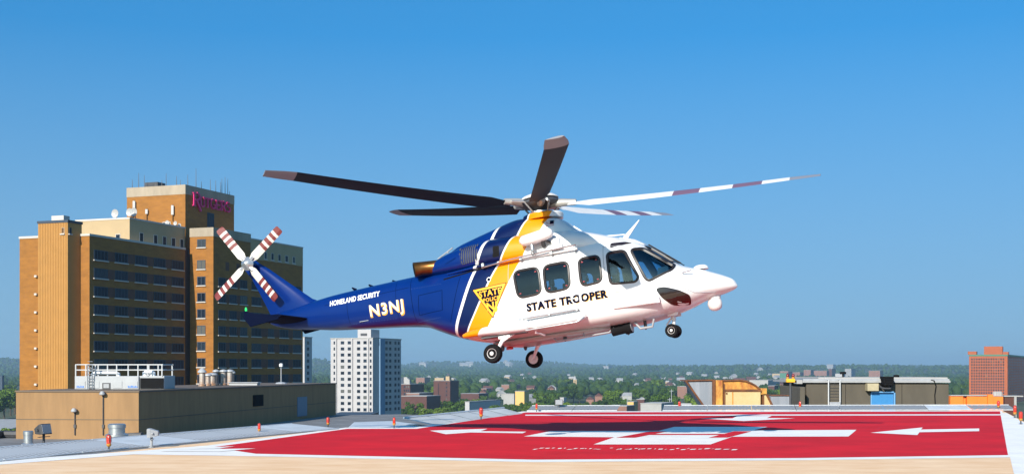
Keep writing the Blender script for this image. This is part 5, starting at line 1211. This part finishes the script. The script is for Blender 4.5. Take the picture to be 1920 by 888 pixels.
b = MB(); b.lathe([(.19, 1.0), (.18, 1.06), (.12, 1.10), (.01, 1.115)], (3.86, 0, 0), seg=20); b.build('nose_radome', M['white'], heli, smooth=60)
# landing gear
M['hubwhite'] = mat('wheel_white', (.68, .66, .64), .4)
def wheel(c, r, w, side, parent, dark=False):
    b = MB(); h = w/2
    b.lathe([(r*.55, -h*.8), (r*.72, -h), (r*.9, -h*.92), (r*.98, -h*.5), (r, 0), (r*.98, h*.5), (r*.9, h*.92), (r*.72, h), (r*.55, h*.8)], c, axis='y', seg=28); t = b.build('wheel', M['black'], parent, smooth=50)
    b = MB(); s = side*h
    b.lathe([(r*.56, -s*.82), (r*.53, s*.75), (r*.52, s*.95), (r*.47, s*.8), (r*.2, s*.76), (r*.2, s*1.0), (r*.1, s*1.05), (.004, s*1.05)], c, axis='y', seg=24); rim = b.build('rim', M['hubwhite'] if not dark else M['grey'], t, smooth=40)
    for k in range(8):
        a = k*math.pi/4; b = MB(); b.lathe([(r*.038, s*.80), (r*.038, s*.825)], (c[0]+math.cos(a)*r*.32, c[1], c[2]+math.sin(a)*r*.32), axis='y', seg=8); b.build('rim_hole', M['black'], t)
for sgn in (-1, 1):
    wc = (-1.15, sgn*1.5, -.40); wheel(wc, .235, .2, sgn, heli, dark=False)
    b = MB(); b.tube([(-.85, sgn*1.22, .08), (-.96, sgn*1.3, -.12), (-1.12, sgn*1.36, -.38)], [.055, .05, .04], 10); b.tube([(-1.15, sgn*1.34, -.40), (-1.15, sgn*1.5, -.40)], .035, 8); b.tube([(-.6, sgn*1.15, .08), (-.98, sgn*1.32, -.14)], .03, 8); b.build('main_gear_strut', M['white'], heli, smooth=50)
    b = MB(); b.box((-1.06, sgn*1.22-.07, -.06), (-.74, sgn*1.22+.07, .09)); b.build('gear_fork', M['white'], heli, bevel=.03)
    b = MB(); b.box((-1.5, sgn*1.16-.14, .02), (-.35, sgn*1.16+.14, .06)); b.build('gear_bay', M['darkgrey'], heli)
    b = MB(); b.tube([(.02, sgn*.9, -.08), (-.1, sgn*1.2, -.02), (-.05, sgn*1.3, .08)], .03, 8); b.build('float_bracket', M['white'], heli)
for y in (-.17, .17): wheel((3.0, y, -.37), .165, .14, 1 if y > 0 else -1, heli)
b = MB(); b.tube([(3.06, 0, .2), (3.05, 0, -.10)], .055, 10); b.tube([(3.05, 0, -.1), (3.0, 0, -.37)], .04, 10); b.tube([(3.0, -.17, -.37), (3.0, .17, -.37)], .035, 8); b.tube([(3.0, 0, -.05), (2.86, 0, -.2), (2.94, 0, -.34)], .025, 6); b.build('nose_gear_strut', M['white'], heli, smooth=50)
b = MB(); b.box((2.95, -.2, -.02), (3.2, -.17, .1)); b.box((2.95, .17, -.02), (3.2, .2, .1)); b.build('nose_gear_door', M['white'], heli)
# hoist
b = MB(); b.tube([(-.24, -1.16, 2.24), (-.16, -1.16, 2.25), (.1, -1.16, 2.27), (.38, -1.16, 2.31), (.56, -1.16, 2.34), (.62, -1.16, 2.35)], [.06, .13, .145, .145, .12, .05], 16); hoist = b.build('rescue_hoist', M['white'], heli, smooth=50)
b = MB(); b.tube([(.05, -1.16, 2.14), (.05, -1.16, 2.0)], .05, 10); b.tube([(.05, -1.16, 2.0), (.05, -1.16, 1.96)], .03, 8); b.build('hoist_drum', M['steel'], hoist)
b = MB()
for k in range(9):
    a0_, a1_ = k*math.pi*2/9, (k+1)*math.pi*2/9; b.tube([(.05+.035*math.sin(a0_), -1.16, 1.91+.045*math.cos(a0_)), (.05+.035*math.sin(a1_), -1.16, 1.91+.045*math.cos(a1_))], .01, 5)
b.build('hoist_hook', M['darkgrey'], hoist)
b = MB(); b.tube([(.34, -1.16, 2.18), (.30, -1.0, 2.08), (.28, -.8, 2.1)], .05, 8); b.tube([(.40, -1.16, 2.18), (.45, -.85, 2.15)], .03, 8); b.build('hoist_arm', M['darkgrey'], hoist)
b = MB(); b.box((.42, -1.06, 1.92), (.78, -.86, 2.05)); b.box((.52, -1.06, 2.05), (.72, -.84, 2.20)); b.build('hoist_mount', M['white'], hoist, bevel=.02)
# aerials and probes
b = MB(); xz_prism(b, [(1.98, 2.06), (2.17, 2.07), (2.52, 2.46), (2.50, 2.47)], -.02, .02); b.build('wire_cutter', M['white'], heli, bevel=.008); b = MB(); b.tube([(2.1, 0, 2.17), (1.6, 0, 2.22)], .018, 6); b.build('cutter_stay', M['white'], heli)
b = MB(); xz_prism(b, [(.86, 2.46), (1.05, 2.44), (.84, 2.62)], -.08, .08); b.build('beacon_fin', M['white'], heli, bevel=.01)
b = MB(); b.tube([(-2.9, -.1, 2.40), (-2.45, -.1, 2.62)], .02, 6); b.tube([(-2.6, -.1, 2.5), (-2.6, -.1, 2.54)], .02, 6); b.build('blade_aerial', M['grey'], heli)
for x in (-4.2, -4.9, -5.4): b = MB(); b.tube([(x, 0, 2.0), (x-.1, 0, 2.08)], [.05, .02], 6); b.build('stub_aerial', M['stab'], heli)
for sgn in (-1, 1):
    h, nn = side_y(3.55, .92, sgn); b = MB(); b.tube([h, h+Vector((0, sgn*.10, -.02)), h+Vector((.22, sgn*.12, .0))], .014, 6); b.build('pitot_tube', M['steel'], heli)
    h, nn = side_y(3.75, .8, sgn); b = MB(); b.tube([h, h+Vector((-.06, sgn*.06, -.1))], .008, 5); b.build('wire_probe', M['black'], heli)
for a_ in ((2.66, 1.80, 3.40, 1.21),): 
    b = MB(); b.tube([(a_[0], 0, a_[1]+.02), (a_[2], 0, a_[3]+.02)], .022, 6); b.build('windscreen_post', M['seal'], heli)
    for y in (-.25, .25): b = MB(); b.tube([(3.42, y, 1.20), (3.12, y*1.3, 1.44)], .012, 5); b.build('wiper', M['black'], heli)
# door seams, handles
def seam(pts, name='door_seam', w=.008, m=None, sgns=(-1, 1), tree=None):
    for sgn in sgns:
        P = []
        for i in range(len(pts)-1):
            a, c = Vector(pts[i]), Vector(pts[i+1]); n_ = max(2, int((c-a).length/.08))
            for k in range(n_): P.append(a.lerp(c, k/n_))
        P.append(Vector(pts[-1])); q = []
        for p in P:
            h, nn = side_y(p.x, p.y, sgn, tree)
            if h is not None: q.append(h+nn*.001)
        b = MB(); b.tube(q, w, 5); b.build(name, m or M['grey'], heli)
seam([(1.08, 1.88), (1.06, .22)]); seam([(1.76, 1.82), (1.78, .46), (1.9, .44)]); seam([(1.78, 1.80), (2.42, 1.76)]); seam([(2.4, 1.66), (2.66, .9), (2.9, .78), (2.82, .46), (2.6, .42)])
seam([(-.66, 1.82), (-.74, .44)]); seam([(3.36, 1.1), (3.42, .9), (3.5, .55), (3.75, .4), (4.2, .36)]); seam([(-2.55, 1.45), (-3.3, 1.45), (-3.35, .95), (-2.6, .95), (-2.55, 1.45)], m=M['stab'], w=.006)
seam([(-3.55, 1.95), (-3.5, .8)], m=M['stab'], w=.006); seam([(-2.5, 1.72), (-1.7, 1.78), (-1.2, 1.8)], name='painted_cowl_shadow', m=M['black'], w=.02)  # black strip paints the shade under the cowling lip
seam([(1.1, 1.66), (1.1, .30)], name='door_track_post', w=.028, m=M['white'])
for x, z in ((2.02, .66), (.88, .66)):
    for sgn in (-1, 1):
        h, nn = side_y(x, z, sgn); b = MB(); b.box((h.x-.09, h.y-.018, h.z-.018), (h.x+.09, h.y+.018, h.z+.018)); b.build('door_handle', M['steel'], heli, bevel=.008)
for pts in ([(-.62, 2.0), (-.62, 1.9), (-1.6, 1.86)], [(1.2, .42), (1.7, .44)], [(-.1, .46), (.9, .48)], [(3.0, .30), (2.4, .28)]): seam(pts, w=.006)
for pts in ([(-4.0, 1.95), (-4.0, .84)], [(-5.5, 1.9), (-5.5, 1.02)], [(-3.6, 1.72), (-6.2, 1.68)], [(-2.0, 1.7), (-2.4, .6)]): seam(pts, w=.005, m=M['stab'])
M['rivet'] = mat('rivet_blue', (.02, .05, .2), .3)
for x0_, z0_, x1_, z1_, n_ in ((-2.7, .78, -3.5, .80, 14), (-2.6, 1.62, -3.5, 1.66, 12), (-4.1, 1.0, -5.4, 1.06, 16)):
    rb = MB()
    for i in range(n_):
        h, nn = side_y(x0_+(x1_-x0_)*i/(n_-1), z0_+(z1_-z0_)*i/(n_-1), -1); rb = MB(); rb.box((h.x-.008, h.y-.006, h.z-.008), (h.x+.008, h.y+.002, h.z+.008)); rb.build('rivet', M['rivet'], heli)
h, nn = side_y(-5.06, 1.085, -1); b = MB(); b.box((h.x-.13, h.y-.02, h.z-.006), (h.x+.13, h.y+.01, h.z+.006)); b.build('tail_handle', M['steel'], heli)
# lettering
def text_decal(s, size, x0, z0, slope, m, off, sgn=-1, tree=None, bold=.0, sx=1.0, parent=heli, name='lettering', target=None, sp=1.0, dxs=(0,)):
    cu = bpy.data.curves.new('t', 'FONT'); cu.body = s; cu.size = size; cu.offset = bold*size; cu.space_character = sp; cu.resolution_u = 3
    ob = bpy.data.objects.new('t', cu); col.objects.link(ob); bpy.context.view_layer.update()
    me = bpy.data.meshes.new_from_object(ob.evaluated_get(bpy.context.evaluated_depsgraph_get())); bpy.data.objects.remove(ob); bpy.data.curves.remove(cu)
    b = bmesh.new(); b.from_mesh(me); xs = [v.co.x for v in b.verts]; mn, mx = min(xs), max(xs); w = mx-mn
    k_ = (target/w) if target else sx
    for axis, cnt in (('x', int(w/.08)), ('y', max(3, int(size/.06)))):
        for i in range(cnt+1):
            co = (mn+i*.08, 0, 0) if axis == 'x' else (0, -.3*size+i*.06*1.3, 0); no = (1, 0, 0) if axis == 'x' else (0, 1, 0)
            bmesh.ops.bisect_plane(b, geom=list(b.verts)+list(b.edges)+list(b.faces), plane_co=co, plane_no=no, dist=1e-5)
    bmesh.ops.triangulate(b, faces=b.faces)
    src = [v.co.copy() for v in b.verts]; sf = [tuple(v.index for v in f.verts) for f in b.faces]; b.clear()
    for i_, dx in enumerate(dxs):          # heavier strokes: shifted passes, each a hair above the last
        nv = []
        for q in src:
            tx = (q.x-mn)*k_; x = x0+tx+dx; z = z0+q.y+slope*tx
            h, nn = side_y(x, z, sgn, tree)
            nv.append(b.verts.new(h+nn*(off+.0009*i_) if h is not None else Vector((x, sgn*.8, z))))
        for f in sf: b.faces.new([nv[j] for j in f])
    b.to_mesh(me); b.free(); me.materials.clear(); me.materials.append(m)
    o = bpy.data.objects.new(name, me); col.objects.link(o); o.parent = parent
    return o
M['navyprint'] = mat('navy_print', (.003, .005, .018), .8, spec=.05); M['yelprint'] = mat('yellow_print', (.80, .38, .01), .4); M['whiteprint'] = mat('white_print', (.80, .79, .78), .4)
ylw = M['yelprint']; M['goldprint'] = mat('gold_print', (.75, .36, .03), .4); M['creamprint'] = mat('cream_print', (.80, .72, .48), .4)
text_decal('STATE TROOPER', .262, -.270, .522, .012, ylw, .003, bold=.034, target=2.06, sp=1.16); text_decal('STATE TROOPER', .262, -.285, .536, .012, M['navyprint'], .007, bold=.040, target=2.05, sp=1.16, dxs=(-.003, .011))
text_decal('HOMELAND SECURITY', .19, -6.03, 1.635, .012, M['whiteprint'], .004, bold=.034, target=1.54, sp=1.06)
text_decal('N3NJ', .41, -4.83, 1.145, .0, M['goldprint'], .003, bold=.04, target=1.05, sp=1.16); text_decal('N3NJ', .41, -4.825, 1.168, .0, M['creamprint'], .007, bold=.020, target=1.02, sp=1.16)
tri_o = rounded([(-1.68, 1.30), (-.73, 1.33), (-1.19, .50)], .01, 1); tri_a = rounded([(-1.655, 1.286), (-.755, 1.315), (-1.19, .535)], .01, 1); tri_i = rounded([(-1.56, 1.235), (-.85, 1.258), (-1.19, .64)], .01, 1)
bo = patch(tri_o, .003, rings=4).build('badge', M['navyprint'], heli); patch(tri_a, .005, rings=4).build('badge_border', ylw, bo); patch(tri_i, .007, rings=4).build('badge_field', M['navyprint'], bo)
for s_, sz, x_, z_, tg in (('STATE', .205, -1.50, 1.07, .615), ('POLICE', .13, -1.395, .935, .43), ('NJ', .27, -1.32, .715, .28)): text_decal(s_, sz, x_, z_, .03, ylw, .010, bold=.03, target=tg, sp=1.12, parent=bo)
ci = [Vector((-1.20+.06*math.cos(k*.5236), 1.48+.06*math.sin(k*.5236))) for k in range(12)]; patch(ci, .004, rings=2).build('round_emblem', M['whiteprint'], heli); patch([Vector((-1.20, 1.48))+(p-Vector((-1.20, 1.48)))*.7 for p in ci], .006, rings=2).build('round_emblem', M['navyprint'], heli)
# flag
for i in range(7): 
    z0_ = 2.62+i*.02; patch([Vector(p) for p in ((.27, z0_), (.47, z0_), (.47, z0_+.019), (.27, z0_+.019))], .005, tree=FB, rings=1).build('flag_stripe', latm if i % 2 == 0 else M['whiteprint'], heli)
patch([Vector(p) for p in ((.37, 2.675), (.472, 2.675), (.472, 2.762), (.37, 2.762))], .008, tree=FB, rings=1).build('flag_canton', M['navyprint'], heli)
# interior
M['seat'] = mat('seat_cover', (.05, .055, .065), .8)
for x, y in ((1.75, -.45), (1.75, .45), (.35, -.55), (.35, .55)):
    b = MB(); b.box((x-.05, y-.22, .35), (x+.45, y+.22, .48)); st_ = b.build('seat', M['seat'], heli, bevel=.04); b = MB(); b.box((x-.16, y-.22, .48), (x-.04, y+.22, 1.12)); b.box((x-.15, y-.12, 1.13), (x-.06, y+.12, 1.3)); b.build('seat_back', M['seat'], st_, bevel=.03)
b = MB(); xz_prism(b, [(2.85, .6), (2.95, 1.12), (3.2, 1.14), (3.25, .6)], -.6, .6); b.box((2.2, -.12, .3), (2.85, .12, .75)); b.build('instrument_panel', M['darkgrey'], heli)

# crew
def person(pos, label, helmet, suit, arms_fwd, face):
    L = [('pelvis', (0, 0, .52), .135), ('belly', (.0, 0, .70), .135), ('chest', (.0, 0, .90), .155), ('neck', (.02, 0, 1.06), .058), ('head', (.045, 0, 1.20), .088), ('crown', (.035, 0, 1.26), .075)]
    E_ = [(0, 1), (1, 2), (2, 3), (3, 4), (4, 5)]
    for s in (-1, 1):
        i = len(L); L += [('sh', (0, s*.19, .98), .065), ('el', (.12, s*.25, .74), .048), ('wr', ((.40 if arms_fwd else .30), s*.14, .74 if arms_fwd else .62), .034), ('hand', ((.48 if arms_fwd else .37), s*.12, .76 if arms_fwd else .60), .036)]; E_ += [(2, i), (i, i+1), (i+1, i+2), (i+2, i+3)]
        i = len(L); L += [('hip', (.05, s*.10, .52), .095), ('kn', (.46, s*.13, .56), .066), ('an', (.52, s*.13, .16), .045), ('toe', (.66, s*.14, .12), .04)]; E_ += [(0, i), (i, i+1), (i+1, i+2), (i+2, i+3)]
    me = bpy.data.meshes.new('person'); me.from_pydata([l[1] for l in L], E_, []); o = bpy.data.objects.new('person', me); col.objects.link(o)
    sk = o.modifiers.new('skin', 'SKIN'); 
    for i, l_ in enumerate(L): me.skin_vertices[0].data[i].radius = (l_[2], l_[2]); me.skin_vertices[0].data[i].use_root = (i == 0)
    sb = o.modifiers.new('sub', 'SUBSURF'); sb.levels = 2; sb.render_levels = 2
    bpy.context.view_layer.update(); m2 = bpy.data.meshes.new_from_object(o.evaluated_get(bpy.context.evaluated_depsgraph_get())); o.modifiers.clear(); o.data = m2
    m2.materials.clear(); m2.materials.append(suit); m2.materials.append(SKIN)
    for p in m2.polygons:
        p.use_smooth = True; z = p.center.z
        if z > 1.07 or (p.center.x > (.40 if arms_fwd else .31) and .5 < z < .85 and abs(p.center.y) < .2 and z > .58): p.material_index = 1
    o.matrix_world = HM @ Matrix.Translation(pos); o.matrix_basis = o.matrix_world
    tag(o, label, 'person')
    b = MB(); b.lathe([(.118, 1.16), (.132, 1.22), (.128, 1.30), (.09, 1.365), (.01, 1.385)], (.02, 0, 0), seg=18); b.build('helmet', helmet, o, smooth=60)
    b = MB(); b.box((.10, -.075, 1.17), (.15, .075, 1.24)); b.build('visor', M['black'], o, bevel=.02)
    b = MB(); b.box((.125, -.015, 1.13), (.155, .015, 1.17)); b.build('nose', SKIN, o, bevel=.006)
    b = MB(); b.loft([[Vector((cx+rx*math.cos(k*.3927), ry*math.sin(k*.3927), z)) for k in range(16)] for z, rx, ry, cx in ((.68, .15, .17, 0), (.8, .17, .19, 0), (.95, .165, .19, 0), (1.0, .11, .15, 0))], cap=False); b.build('vest', M['stab'], o, smooth=60)
    return o
SKIN = mat('skin', (.45, .26, .18), .6)
person((1.80, -.45, -.02), 'pilot in a dark flight suit seated behind the cockpit door window', mat('helmet_grey', (.30, .31, .33), .35), mat('flight_suit', (.05, .06, .07), .8), True, 1)
person((.98, -.35, -.02), 'crew member with a pale helmet seated behind the third cabin window', mat('helmet_white', (.6, .6, .6), .35), mat('dark_suit', (.03, .035, .05), .8), False, 1)
